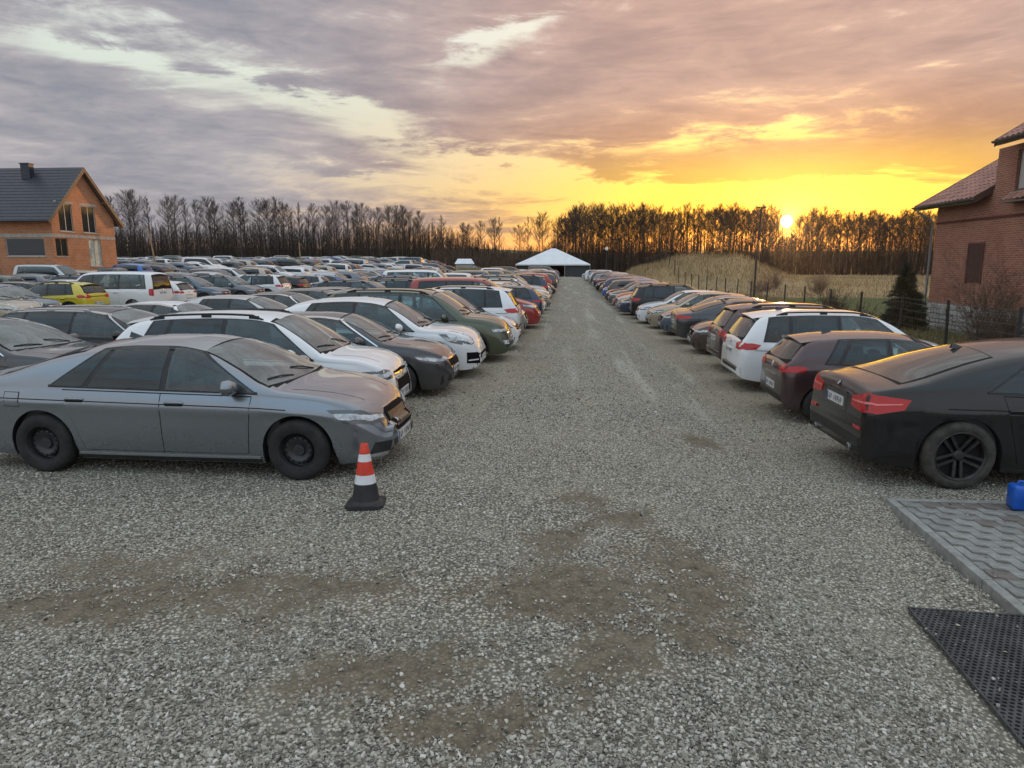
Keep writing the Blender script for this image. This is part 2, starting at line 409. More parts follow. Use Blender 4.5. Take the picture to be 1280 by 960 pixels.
def gravel_field(name, n, y0, y1, smin, smax, seed, label):
    r = np.random.default_rng(seed); var = stone_variants()
    u = r.random(n); yy = 1/(1/y0 + (1/y1 - 1/y0)*u)          # density falls off with distance
    xx = (r.random(n) - .5)*2*(.82*yy + .4) - yy*.0834
    keep = r.random(n) > .94*np.clip((dirt_amount(xx, yy) + .6*(vnoise(xx, yy, 3.1, 4)-.5) + .8*(vnoise(xx, yy, 8, 5)-.5) - .26)*2.6, 0, .97)
    onp = (xx > PAV_EDGE(yy) - .04) & (yy < 7.6); onm = (xx > 2.36 + (yy-3.39)*.07) & (yy < 4.96)
    spill = r.random(n)*(1 + 2.0*np.clip(xx - PAV_EDGE(yy), 0, 1)); keep &= ~onp | ((spill < .035) & (xx > PAV_EDGE(yy) + .02)); keep &= ~onm | (r.random(n) < .02)
    xx, yy, onp, onm = xx[keep], yy[keep], onp[keep], onm[keep]; n = len(xx)
    sz = smin + (smax - smin)*r.random(n)**2.2
    V_, F_, C_ = [], [], []; base = 0
    pick = r.integers(0, len(var), n)
    zz = np.where(onp, PZ, np.where(onm, -.252, terrain(xx, yy)))
    for k, (vs, fs) in enumerate(var):
        idx = np.where(pick == k)[0]; m = len(idx)
        q = r.normal(size=(m, 4)); q[:, 1:3] *= .35; q /= np.linalg.norm(q, axis=1)[:, None]
        w, x, y, z = q.T
        Rm = np.stack([1-2*(y*y+z*z), 2*(x*y-z*w), 2*(x*z+y*w), 2*(x*y+z*w), 1-2*(x*x+z*z), 2*(y*z-x*w), 2*(x*z-y*w), 2*(y*z+x*w), 1-2*(x*x+y*y)], -1).reshape(m, 3, 3)
        p = np.einsum('mij,vj->mvi', Rm, vs)*sz[idx][:, None, None]
        p += np.stack([xx[idx], yy[idx], zz[idx] + sz[idx]*.22], -1)[:, None, :]
        V_.append(p.reshape(-1, 3)); F_.append((fs[None] + (np.arange(m)*len(vs))[:, None, None]).reshape(-1, 3) + base); base += m*len(vs)
        C_.append(np.repeat(r.random(m), len(vs)))
    me = mesh_np(name, np.concatenate(V_), np.concatenate(F_), [stone_m])
    a = me.attributes.new('shade', 'FLOAT', 'POINT'); a.data.foreach_set('value', np.concatenate(C_).astype(np.float32))
    return tag(link(name, me), label, kind='stuff')
stone_m = bpy.data.materials.new('crushed_stone'); stone_m.use_nodes = True; t = NT(stone_m.node_tree); b = stone_m.node_tree.nodes['Principled BSDF']
sa = t.node('ShaderNodeAttribute', attribute_name='shade'); sh = V(t, sa.outputs['Fac'])
co = V(t, t.node('ShaderNodeNewGeometry').outputs['Position'])
t.put(b.inputs['Base Color'], t.mix(t.noise(co, 60, 3, .6)*.35, t.ramp(sh, [(0, (.085, .078, .062)), (.3, (.27, .252, .212)), (.7, (.44, .413, .35)), (.93, (.60, .57, .50)), (1, (.78, .75, .69))]), (.25, .22, .18)))
b.inputs['Roughness'].default_value = .85; b.inputs['Specular IOR Level'].default_value = .3
gravel_field('gravel', 112000, 2.4, 11.5, .006, .0185, 11, 'loose grey crushed stone chips lying over the drive')
gravel_field('gravel', 24000, 10.0, 26, .010, .026, 12, 'coarser stone chips scattered farther along the drive')

# ------------------------------------------------------------------ block paving with kerb (right), rubber mat
conc = [mat('paver_grey_%d' % k, c, .9, var=.2, vscale=14, bump=.35, bscale=90) for k, c in enumerate([(.245, .25, .235), (.215, .22, .205), (.27, .275, .255), (.165, .145, .13)])]
kerb_m = mat('kerb_concrete', (.27, .275, .255), .88, var=.2, vscale=10, bump=.35, bscale=80)
sand_m = mat('joint_sand', (.12, .112, .095), .95, var=.3, vscale=40)
PZ = -.248                                             # top of the paving
def edge_x(y): return PAV_EDGE(y)
pave = empty('pavement', (0, 0, 0)); tag(pave, 'grey interlocking block paving with a concrete kerb beside the black coupe', kind='structure')
m = MB(); yA, yB = 7.51, 2.0
m.prism([(edge_x(yA)+.05, yA-.05), (7.6, yA-.05), (7.6, yB), (edge_x(yB)+.05, yB)], -.42, PZ-.010)
m.build('bedding_sand', sand_m, pave)
ang = math.atan2(edge_x(yA)-edge_x(yB), yA-yB)
for k in range(6):                                    # kerb stones along the drive, one metre each
    y1 = yA - k*1.0; y0 = y1 - .992
    mm = MB(); mm.prism([(edge_x(y0), y0), (edge_x(y0)+.085, y0), (edge_x(y1)+.085, y1), (edge_x(y1), y1)], -.42, PZ+.004)
    mm.build('kerb_stone', kerb_m, pave, bevel=.008)
for k in range(4):                                    # and along the far edge
    x0 = edge_x(yA)+.09 + k*1.0; mm = MB(); mm.box(x0, x0+.992, yA-.08, yA, -.42, PZ+.003); mm.build('kerb_stone', kerb_m, pave, bevel=.008)
def zpaver(sx, sy):                                   # waisted interlocking block
    a, b_ = sx/2, sy/2; w = sy*.16; o = [(-a, -b_), (-a*.55, -b_), (-a*.35, -b_+w), (a*.35, -b_+w), (a*.55, -b_), (a, -b_)]
    return o
paver_mesh = []
for cm in conc:
    q = MB(); sx, sy = .196, .161; k = .028
    # z-shaped outline: long sides step sideways half way
    pts = [(-sx/2, -sy/2+k), (-.03, -sy/2+k), (.03, -sy/2-k), (sx/2, -sy/2-k), (sx/2, sy/2-k), (.03, sy/2-k), (-.03, sy/2+k), (-sx/2, sy/2+k)]
    q.prism(pts, -.08, 0); paver_mesh.append(q.mesh('paver', cm, bevel=.006))
prng = random.Random(5); nrow = 0; ry = yA - .19
spare = []                                            # blocks outside the photograph's view are joined
while ry > 2.2:
    rx = edge_x(ry) + .21 + (.1 if nrow % 2 else 0)
    while rx < 7.45:
        pm_ = paver_mesh[3 if prng.random() < .16 else prng.choice([0, 0, 1, 2])]; loc_ = Vector((rx, ry, PZ + prng.uniform(-.004, .003))); rot_ = (prng.uniform(-.012, .012), prng.uniform(-.012, .012), ang*-1 + prng.uniform(-.008, .008))
        if rx < .70*ry + .55 and ry > 4.2: o = link('paver', pm_, pave); o.location = loc_; o.rotation_euler = rot_
        else: spare.append((pm_, Matrix.LocRotScale(loc_, Matrix.Rotation(rot_[2], 3, 'Z').to_euler(), None)))
        rx += .2045
    # cut half blocks close the row at the kerb
    if nrow % 2:
        mm = MB(); cx = edge_x(ry) + .14; mm.box(cx-.04, cx+.045, ry-.08, ry+.076, PZ-.08, PZ-.002); mm.build('paver', prng.choice(conc[:3]), pave, bevel=.006)
    ry -= .169; nrow += 1

bm_ = bmesh.new()
for pm_, M_ in spare:
    nv_ = len(bm_.verts); nf_ = len(bm_.faces); bm_.from_mesh(pm_); bm_.verts.ensure_lookup_table(); bm_.faces.ensure_lookup_table()
    bmesh.ops.transform(bm_, matrix=M_, verts=bm_.verts[nv_:])
    for f_ in bm_.faces[nf_:]: f_.material_index = paver_mesh.index(pm_)
me_ = bpy.data.meshes.new('pavers'); bm_.to_mesh(me_); bm_.free()
for c_ in conc: me_.materials.append(c_)
link('pavers', me_, pave)['kind'] = 'stuff'

rubber = mat('rubber', (.052, .053, .054), .62, spec=.4, var=.5, vscale=6)
mat_e = empty('rubber_mat', (2.50, 3.84, 0), R(-4.0)); tag(mat_e, 'black perforated rubber ring mat lying on the gravel below the paving kerb', 'mat')
mb_ = MB(); W_, L0, L1 = .84, -1.4, 1.16
for (x0, x1, y0, y1) in ((0, .014, L0, L1), (0, W_, L1-.016, L1)): mb_.box(x0, x1, y0, y1, .012, .046)
mb_.build('border', rubber, mat_e, bevel=.004)
# the mesh of the mat: honeycomb walls, one joined part
hv, hf = [], []; s_ = .021; bars = MB()
row = 0; yy_ = L0
cells = []
while yy_ < L1-.02:
    xx_ = .014 + (s_ if row % 2 else 0)
    while xx_ < W_:
        cells.append((xx_, yy_)); xx_ += 2*s_
    yy_ += s_*1.7; row += 1
ring_o = np.array([[math.cos(a)*s_*1.16, math.sin(a)*s_*1.16] for a in np.arange(6)*math.pi/3 + math.pi/6]); ring_i = ring_o*.60
cells = np.array(cells); nC = len(cells)
tmpl = np.concatenate([np.c_[ring_o, np.full(6, .040)], np.c_[ring_i, np.full(6, .037)], np.c_[ring_i, np.full(6, .012)]])
tf = []
for k in range(6):
    k2 = (k+1) % 6; tf += [(k, k2, 6+k2, 6+k), (6+k, 6+k2, 12+k2, 12+k)]
tf = np.array(tf)
pv = tmpl[None] + np.c_[cells, np.zeros(nC)][:, None, :]
pf = tf[None] + (np.arange(nC)*18)[:, None, None]
hm = link('honeycomb', mesh_np('honeycomb', pv.reshape(-1, 3), pf.reshape(-1, 4), [rubber]), mat_e); hm['kind'] = 'stuff'
mb_ = MB(); mb_.box(0.004, W_, L0, L1-.004, -.01, .014); mb_.build('base', mat('mat_dirt', (.10, .10, .095), .9, var=.4, vscale=25), mat_e)
mat_e.location.z = -.272; mat_e.scale.z = .55

# ------------------------------------------------------------------ traffic cone, canister
c_red, c_white, c_black = mat('cone_red', (.62, .045, .02), .5, var=.15), mat('cone_white', (.72, .72, .74), .35, var=.08), mat('cone_black', (.022, .022, .024), .6, var=.3)
cone = empty('traffic_cone', (-1.93, 6.14, tz(-1.93, 6.14)), R(8)); cone.scale = (.93, .93, .95); cone.rotation_euler.x = R(-2); tag(cone, 'red and white traffic cone on a black base in front of the grey saloon', 'traffic cone')
def cr(z): return .145 - (z-.05)/(.62-.05)*.105
q = MB(); q.prism([(-.19, -.15), (-.15, -.19), (.15, -.19), (.19, -.15), (.19, .15), (.15, .19), (-.15, .19), (-.19, .15)], 0, .035); q.lathe([(.17, .035), (.15, .055), (cr(.06), .065)], 28); q.build('base', c_black, cone, sharp=35)
for nm, z0, z1, mm in (('black_band', .06, .235, c_black), ('white_band', .235, .325, c_white), ('red_band', .325, .46, c_red), ('white_band', .46, .535, c_white), ('red_tip', .535, .63, c_red)):
    q = MB(); e_ = .001 if 'white' in nm else 0; pr = [(cr(z0)+e_, z0), (cr(z1)+e_, z1)]
    if nm == 'red_tip': pr += [(cr(z1)-.008, z1+.008), (.018, z1+.008), (.016, z1-.06)]
    q.lathe(pr, 28); q.build(nm, mm, cone, sharp=35)
blue = mat('blue_plastic', (.012, .11, .52), .38, var=.12, vscale=5)
can = empty('plastic_canister', (4.80, 7.28, PZ), R(-12)); tag(can, 'blue plastic canister standing on the block paving by the coupe wheel', 'canister')
q = MB(); q.box(-.12, .12, -.10, .10, 0, .26); q.build('body', blue, can, bevel=.035, sharp=60)
q = MB(); q.tube([(-.06, 0, .25), (-.055, 0, .295), (.03, 0, .298), (.05, 0, .25)], .014, 8); q.build('handle', blue, can, sharp=60)
q = MB(); q.lathe([(.026, .25), (.026, .285), (.02, .29), (0, .29)], 14, Matrix.Translation((.085, .03, 0))); q.build('cap', mat('cap_red', (.35, .02, .02), .5), can, sharp=50)
q = MB(); q.box(-.09, .09, -.08, .08, 0, .2); bag = q.build('bucket', c_black, None, bevel=.02, sharp=60); bag.location = (4.80, 6.92, PZ); tag(bag, 'small black plastic tub on the block paving in front of the blue canister', 'tub')
# ------------------------------------------------------------------ vehicles: materials
def paint_mat(name, col, metal=.0, rough=.33, dirt=.4, coat=1.0):
    m = bpy.data.materials.new('paint_' + name); m.use_nodes = True; t = NT(m.node_tree); b = m.node_tree.nodes['Principled BSDF']
    co = V(t, t.node('ShaderNodeTexCoord').outputs['Object']); oi = t.node('ShaderNodeObjectInfo')
    off = V(t, oi.outputs['Random']) * 40.0
    x, y, z = t.xyz(co); q = t.vec(x + off, y, z)
    # road dust: specks and splashes thrown up round the sills
    f = t.noise(q, 2.2, 6, .68); f2 = t.noise(q, 70, 3, .7)
    dust = t.smooth(f + (f2-.5)*.35 - z*.55, .04, .46) * dirt
    film = t.smooth(t.noise(q, 1.1, 4, .6), .3, .75)*.03*dirt + dust*.24
    t.put(b.inputs['Base Color'], t.mix(film.min(1.0), col, (.20, .17, .135)))
    b.inputs['Metallic'].default_value = metal
    t.put(b.inputs['Roughness'], film*.2 + rough)
    b.inputs['Coat Weight'].default_value = coat; b.inputs['Specular IOR Level'].default_value = .3 if coat < 1 else .5
    t.put(b.inputs['Coat Roughness'], film*.25 + .02)
    b.inputs['Coat IOR'].default_value = 1.5
    return m
PAINT = {
    'white': paint_mat('white', (.79, .80, .81)), 'silver': paint_mat('silver', (.48, .49, .50), .75, .32), 'grey': paint_mat('grey', (.155, .165, .18), .65, .34),
    'dark grey': paint_mat('dark_grey', (.050, .052, .058), .5, .34), 'black': paint_mat('black', (.005, .005, .006), .0, .35, .12, .75), 'blue': paint_mat('blue', (.02, .13, .42), .35),
    'dark blue': paint_mat('dark_blue', (.018, .034, .075), .45), 'red': paint_mat('red', (.33, .022, .018), .15), 'maroon': paint_mat('maroon', (.062, .033, .036), .5),
    'green': paint_mat('green', (.075, .092, .055), .5), 'yellow': paint_mat('yellow', (.62, .50, .022), .1), 'beige': paint_mat('beige', (.42, .36, .27), .6),
    'brown': paint_mat('brown', (.075, .052, .04), .55), 'gunmetal': paint_mat('gunmetal', (.235, .262, .295), .78, .27, .10), 'orange': paint_mat('orange', (.55, .15, .02), .1),
    'slate blue': paint_mat('slate_blue', (.085, .13, .18), .5),
}
def glass_mat(name, col, rough=.03):
    m = mat(name, col, rough, spec=.6); b = m.node_tree.nodes['Principled BSDF']; b.inputs['Coat Weight'].default_value = .0
    t = NT(m.node_tree); co = V(t, t.node('ShaderNodeTexCoord').outputs['Object'])
    t.put(b.inputs['Roughness'], t.smooth(t.noise(co, 3, 5, .7), .4, .8)*.06 + rough)
    return m
GLASS_O = glass_mat('car_glass', (.030, .052, .060)); TINT_O = glass_mat('tinted_glass', (.008, .015, .021)); SCREEN_O = glass_mat('windscreen_glass', (.085, .108, .106), .02)
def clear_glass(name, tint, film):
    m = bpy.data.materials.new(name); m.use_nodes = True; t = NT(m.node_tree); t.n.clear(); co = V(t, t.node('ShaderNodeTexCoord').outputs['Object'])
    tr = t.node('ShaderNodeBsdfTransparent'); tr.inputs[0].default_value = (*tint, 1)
    df = t.node('ShaderNodeBsdfDiffuse'); df.inputs[0].default_value = (.42, .47, .47, 1)  # dust film; its pale bluish tone also paints in reflected sky
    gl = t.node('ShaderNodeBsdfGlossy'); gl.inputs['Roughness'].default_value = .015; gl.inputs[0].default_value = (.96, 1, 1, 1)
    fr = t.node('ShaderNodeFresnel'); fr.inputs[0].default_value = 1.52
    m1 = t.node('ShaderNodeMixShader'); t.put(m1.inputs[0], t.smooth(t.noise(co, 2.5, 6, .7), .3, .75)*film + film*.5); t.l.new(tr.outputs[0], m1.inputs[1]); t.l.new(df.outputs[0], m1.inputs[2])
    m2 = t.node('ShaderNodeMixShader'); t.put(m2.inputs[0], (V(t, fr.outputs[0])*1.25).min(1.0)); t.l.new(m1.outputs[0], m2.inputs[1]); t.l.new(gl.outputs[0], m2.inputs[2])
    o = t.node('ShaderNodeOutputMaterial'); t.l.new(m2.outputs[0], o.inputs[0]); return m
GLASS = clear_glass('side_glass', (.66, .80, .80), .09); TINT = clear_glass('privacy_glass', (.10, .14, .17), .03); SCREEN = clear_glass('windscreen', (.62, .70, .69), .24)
CABIN = mat('cabin_lining', (.10, .10, .105), .85); SEAT = mat('seat_cloth', (.15, .15, .16), .9, var=.2, vscale=12)
TRIM = mat('black_plastic', (.018, .018, .019), .55, var=.4, vscale=10); GLOSS = mat('gloss_black', (.008, .008, .009), .18, coat=.5)
GRILLE = mat('grille_black', (.006, .006, .007), .75, spec=.12); UNDER = mat('underbody', (.010, .010, .010), .9); TYRE = mat('tyre', (.020, .019, .018), .8, var=.45, vscale=9)
TYRE_D = mat('dusty_tyre', (.048, .043, .037), .9, var=.45, vscale=9); ALLOY = mat('alloy', (.46, .465, .47), .33, metal=.85, var=.2, vscale=12); DARKALLOY = mat('dark_alloy', (.045, .042, .04), .45, metal=.5, var=.35, vscale=12)
STEEL = mat('painted_steel', (.032, .032, .034), .42, var=.3); CHROME = mat('chrome', (.72, .72, .72), .14, metal=1); SATIN = mat('satin_metal', (.50, .50, .50), .3, metal=.9)
LAMP = mat('headlamp', (.50, .53, .55), .08, spec=.8, coat=1, var=.5, vscale=14); LAMPDARK = mat('headlamp_dark', (.06, .065, .07), .08, spec=.8, coat=1)
TAIL = mat('taillamp', (.46, .008, .010), .15, spec=.5, coat=.3); TAILHI = mat('taillamp_bright', (.75, .16, .14), .15, coat=1); AMBER = mat('amber_lamp', (.55, .17, .02), .15, coat=1)
PLATE = mat('number_plate', (.66, .66, .66), .4); PLATEBLUE = mat('plate_blue', (.01, .04, .32), .4); INK = mat('plate_ink', (.02, .02, .02), .5); SEAM = mat('seam', (.004, .004, .004), .9)
WHITEP = mat('white_badge', (.75, .75, .75), .3)

# ------------------------------------------------------------------ vehicles: geometry
def pchip(pts):
    x = np.array([p[0] for p in pts], float); y = np.array([p[1] for p in pts], float); h = np.diff(x); dl = np.diff(y)/h; n = len(x)
    d = np.zeros(n)
    for i in range(1, n-1):
        if dl[i-1]*dl[i] > 0:
            w1 = 2*h[i]+h[i-1]; w2 = h[i]+2*h[i-1]; d[i] = (w1+w2)/(w1/dl[i-1]+w2/dl[i])
    d[0] = dl[0]; d[-1] = dl[-1]
    def f(q):
        q = np.clip(np.asarray(q, float), x[0], x[-1]); k = np.clip(np.searchsorted(x, q) - 1, 0, n-2); t = (q - x[k])/h[k]
        return (2*t**3-3*t**2+1)*y[k] + (t**3-2*t**2+t)*h[k]*d[k] + (-2*t**3+3*t**2)*y[k+1] + (t**3-t**2)*h[k]*d[k+1]
    return f

class Car:
    """a car body lofted along its length from a side outline, a plan outline and a cross-section; x runs tail -> nose"""
    def __init__(s, L, W, wb, fo, r, top, belt, dlo, front, rear, gc=.19, arch=.045, lean=.42, side=None, plan_f=.62, plan_r=.80, nose=.10, crown=.07, **kw):
        s.L, s.W, s.wb, s.fo, s.r, s.gc = L, W, wb, fo, r, gc
        s.dlo, s.front, s.rear, s.kw, s.lean, s.crown = dlo, front, rear, kw, lean, crown
        s.xf = L - fo; s.xr = s.xf - wb; s.R = r + arch
        s.zt = pchip(top); s.zb_ = pchip(belt)
        s.plan = pchip([(0, plan_r), (.04, plan_r + (1-plan_r)*.38), (.16, plan_r + (1-plan_r)*.68), (.5, .955), (1.15, .99), (L*.5, 1.0), (L-1.05, .985), (L-.62, .945), (L-.3, .86), (L-nose, plan_f + (.86-plan_f)*.55), (L, plan_f)])
        s.side = pchip(side or [(0, .925), (.12, .955), (.35, .985), (.6, 1.0), (.8, .993), (.93, .975), (1.0, .945)])
        rb = kw.get('rear_bot', .36); fb = kw.get('front_bot', .30)
        s.zbase = pchip([(0, rb), (.12, gc+.09), (.5, gc+.03), (1.0, gc), (L-.9, gc), (L-.3, gc), (L-.1, gc+.02), (L, fb)])
    def belt(s, x): return np.minimum(s.zb_(x), s.zt(x) - .025)
    def bot(s, x):
        z = s.zbase(x)
        for c in (s.xf, s.xr):
            dx = np.abs(x - c); a = s.r + np.sqrt(np.maximum(s.R**2 - dx**2, 0)); z = np.where(dx < s.R, np.maximum(z, a), z)
        return z
    def ys(s, x, z):
        zb = s.belt(x); zn = np.clip((z - s.gc)/np.maximum(zb - s.gc, .1), 0, 1)
        return s.W/2*s.plan(x)*s.side(zn)
    def stations(s, n):
        L = s.L; a = [np.linspace(.35, L-.35, n), L - .35*(1-np.sin(np.linspace(0, math.pi/2, max(5, n//5)))), .35*(1-np.cos(np.linspace(0, math.pi/2, max(5, n//5))))]
        m = max(5, n//5)
        for c in (s.xf, s.xr):
            th = np.linspace(0, math.pi, m*2+1)[1:-1]; a.append(c + s.R*np.cos(th)); a.append(np.array([c-s.R*1.0001, c-s.R*.9995, c+s.R*.9995, c+s.R*1.0001]))
        a = np.unique(np.concatenate(a).round(5)); keep = [a[0]]
        for q in a[1:]:
            if q - keep[-1] > .0005: keep.append(q)
        return np.array(keep)
    def section(s, x, ns, ng):
        zb, zl, zt = float(s.bot(x)), float(s.belt(x)), float(s.zt(x)); zb = min(zb, zl - .03)
        ye = float(s.ys(x, zb)); p = [(0, zb + .02), (ye*.55, zb + .02), (ye*.93, zb + .012)]
        for t in np.linspace(0, 1, ns): z = zb + (zl-zb)*t; p.append((float(s.ys(x, z)), z))
        wb = p[-1][0]; h = zt - zl; cr = min(s.crown, .42*h); zr = zt - cr
        wr = wb - s.lean*max(0, zr - zl)*(.55 + .45*min(1, h/.45)) - .02*min(1, h/.3)
        wr = max(wr, wb*.5)
        def sd(t): return (wb + (wr-wb)*t + .022*math.sin(math.pi*t)*min(1, h/.4), zl + (zr-zl)*t)
        for t in np.linspace(0, .86, ng)[1:]: p.append(sd(t))
        a = sd(.86); yr = wr*.84; c = (yr, zt - cr*.84**2)
        for t in (.3, .62): p.append(((1-t)**2*a[0] + 2*t*(1-t)*wr + t*t*c[0], (1-t)**2*a[1] + 2*t*(1-t)*(zr+.015*min(1,h/.3)) + t*t*c[1]))
        for y in (yr, yr*.72, yr*.42, yr*.15, 0): p.append((y, zt - cr*(y/wr)**2))
        return p
    def wy(s, x, k=.9):
        zl, zt = float(s.belt(x)), float(s.zt(x)); wb = float(s.ys(x, zl)); h = zt-zl
        return max(.3, (wb - s.lean*max(0, h-.07)*(.55+.45*min(1, h/.45)) - .02)*k)
    def cut(s, bm):
        """open the body behind its windows; faces half under a pane turn to black rubber"""
        D = s.dlo; bl = lambda x: float(s.belt(x)) + D.get('sill', .035); tp = lambda x: max(float(s.zt(x)) - D.get('head', .085), bl(x) + .004)
        xb0, xt0, xb1, xt1 = D['side']; e0, e1 = (bl(xb0), tp(xt0)), (bl(xb1), tp(xt1)); x0, x1 = D['screen']; rw = D['rear']
        for xb, xt, e in ((xb0, xt0, e0), (xb1, xt1, e1)):
            fs = [f for f in bm.faces if abs(f.normal.y) > .45 and f.calc_center_median().z > bl(f.calc_center_median().x) - .06]
            gm_ = fs + list({e_ for f in fs for e_ in f.edges}) + list({v for f in fs for v in f.verts})
            bmesh.ops.bisect_plane(bm, geom=gm_, dist=1e-5, plane_co=(xb, 0, e[0]), plane_no=(e[1]-e[0], 0, -(xt-xb)))
        bm.normal_update()
        def inside(v, n):
            x, y, z = v; r = 0
            if abs(n.y) > .45 and min(xb0, xt0) < x < max(xb1, xt1) and bl(x) <= z <= tp(x):
                a = xb0 + (xt0-xb0)*(z-e0[0])/(e0[1]-e0[0]); b = xb1 + (xt1-xb1)*(z-e1[0])/max(.05, e1[1]-e1[0])
                if a - 1e-4 < x < b + 1e-4: return True
            if n.z > .15:
                if x1 - .1 < x < x0:
                    w = s.wy(x, .90); q = (y/w)**2
                    if q < 1 and x1 - .05*q < x < x0 - .10*q: return True
                if rw[0] == 'z' and rw[1] < x < rw[2] and abs(y) < s.wy(x, rw[3] if len(rw) > 3 else .86): return True
            if rw[0] == 'x' and n.x < -.25 and x < 1.0 and rw[1] < z < rw[2] and abs(y) < rw[3] + (rw[4]-rw[3])*(z-rw[1])/(rw[2]-rw[1]): return True
            return False
        kill = []
        for f in bm.faces:
            c = [inside(v.co, f.normal) for v in f.verts]
            if all(c): kill.append(f)
            elif any(c) and (abs(f.normal.y) <= .45 or inside(f.calc_center_median(), f.normal)): f.material_index = 2
        bmesh.ops.delete(bm, geom=kill, context='FACES')
    def body(s, n=46, ns=9, ng=6, holes=False):
        st = s.stations(n); secs = [s.section(x, ns, ng) for x in st]; m = len(secs[0]); k = 2*m - 2
        vs = []
        for x, sec in zip(st, secs):
            vs += [(x, y, z) for y, z in sec] + [(x, -y, z) for y, z in reversed(sec[1:-1])]
        fs = []; fm = []
        for i in range(len(st)-1):
            for j in range(k):
                j2 = (j+1) % k; fs.append((i*k+j, i*k+j2, (i+1)*k+j2, (i+1)*k+j)); fm.append(1 if (j < 3 or j >= k-3) else 0)
        for b in (0, (len(st)-1)*k):
            for j in range(m-1):
                q = [b+j, b+j+1, b+(k-j-1) % k, b+(k-j) % k]
                q = list(dict.fromkeys(q)); fs.append(tuple(q)); fm.append(0)
        bm = bmesh.new(); bv = [bm.verts.new(v) for v in vs]
        for f, mi in zip(fs, fm):
            try: F = bm.faces.new([bv[i] for i in f]); F.material_index = mi; F.smooth = True
            except ValueError: pass
        bmesh.ops.recalc_face_normals(bm, faces=bm.faces)
        for e in bm.edges:
            if len(e.link_faces) == 2 and e.calc_face_angle(0) > R(42): e.smooth = False
        bm.normal_update()
        s.bvh = BVHTree.FromBMesh(bm)
        if holes: s.cut(bm)
        me = bpy.data.meshes.new('body'); bm.to_mesh(me); bm.free(); me.materials.append(PAINT['white']); me.materials.append(UNDER); me.materials.append(SEAM)
        return me
    # --- patches that sit on the body
    def cast(s, p, mode):
        p = Vector(p)
        if mode == 'y':
            sg = 1 if p.y >= 0 else -1; h = s.bvh.ray_cast(Vector((p.x, sg*2.5, p.z)), Vector((0, -sg, 0)))
        elif mode == 'z': h = s.bvh.ray_cast(Vector((p.x, p.y, 4)), Vector((0, 0, -1)))
        elif mode == '+x': h = s.bvh.ray_cast(Vector((s.L+2, p.y, p.z)), Vector((-1, 0, 0)))
        elif mode == '-x': h = s.bvh.ray_cast(Vector((-2, p.y, p.z)), Vector((1, 0, 0)))
        else: h = (None,)
        if h[0] is None: h = s.bvh.find_nearest(p)
        return h[0], h[1]
    def patch(s, out, bot, top, mode, off, nu=8, nv=4, mi=0, depth=.012):
        """a panel between two polylines laid on the body, off metres proud, with its edges turned down"""
        def along(pl, u):
            pl = [Vector(p) for p in pl]; ln = [0]
            for a, b in zip(pl, pl[1:]): ln.append(ln[-1] + (b-a).length)
            q = u*ln[-1]
            for i in range(len(pl)-1):
                if q <= ln[i+1] + 1e-9: return pl[i].lerp(pl[i+1], 0 if ln[i+1] == ln[i] else (q-ln[i])/(ln[i+1]-ln[i]))
            return pl[-1]
        us = set(np.linspace(0, 1, nu+1).round(4))
        for pl in (bot, top):
            pp = [Vector(p) for p in pl]; d = [0]
            for a, b in zip(pp, pp[1:]): d.append(d[-1] + (b-a).length)
            if d[-1] > 0: us |= set(round(q/d[-1], 4) for q in d)
        us = sorted(us); us = [u for i, u in enumerate(us) if i == 0 or u - us[i-1] > .004]; nu = len(us)-1
        G = []; N = []
        for u in us:
            a, b = along(bot, u), along(top, u); g, nn = [], []
            for v in range(nv+1):
                p, n = s.cast(a.lerp(b, v/nv), mode); g.append(p); nn.append(n)
            G.append(g); N.append(nn)
        vs = []; idx = {}
        for i in range(nu+1):
            for j in range(nv+1): idx[i, j] = len(vs); vs.append(G[i][j] + N[i][j]*off)
        fs = [(idx[i, j], idx[i+1, j], idx[i+1, j+1], idx[i, j+1]) for i in range(nu) for j in range(nv)]
        c = (vs[fs[0][1]]-vs[fs[0][0]]).cross(vs[fs[0][3]]-vs[fs[0][0]])
        mid = fs[len(fs)//2]; c = (vs[mid[1]]-vs[mid[0]]).cross(vs[mid[3]]-vs[mid[0]])
        if c.dot(N[nu//2][nv//2]) < 0: fs = [tuple(reversed(f)) for f in fs]
        ring = [(i, 0) for i in range(nu+1)] + [(nu, j) for j in range(1, nv+1)] + [(i, nv) for i in range(nu-1, -1, -1)] + [(0, j) for j in range(nv-1, 0, -1)]
        b0 = len(vs)
        for i, j in ring: vs.append(G[i][j] + N[i][j]*(off-depth))
        m = len(ring); sk = [(idx[ring[k]], idx[ring[(k+1) % m]], b0+(k+1) % m, b0+k) for k in range(m)]
        c = (vs[sk[0][1]]-vs[sk[0][0]]).cross(vs[sk[0][2]]-vs[sk[0][0]]); cen = sum((vs[idx[q]] for q in ring), Vector())/m
        if c.dot(vs[sk[0][0]] - cen) < 0: sk = [tuple(reversed(f)) for f in sk]
        out.append((vs, fs, sk, mi))
    def pmesh(s, name, patches, mats):
        bm = bmesh.new()
        for vs, fs, sk, mi in patches:
            bv = [bm.verts.new(v) for v in vs]
            for f in fs:
                try: F = bm.faces.new([bv[i] for i in f]); F.smooth = True; F.material_index = mi
                except ValueError: pass
            for f in sk:
                try:
                    F = bm.faces.new([bv[i] for i in f]); F.material_index = mi
                    for e in F.edges: e.smooth = False
                except ValueError: pass
        bmesh.ops.remove_doubles(bm, verts=bm.verts, dist=.00005)
        me = bpy.data.meshes.new(name); bm.to_mesh(me); bm.free()
        for m in mats: me.materials.append(m)
        return me

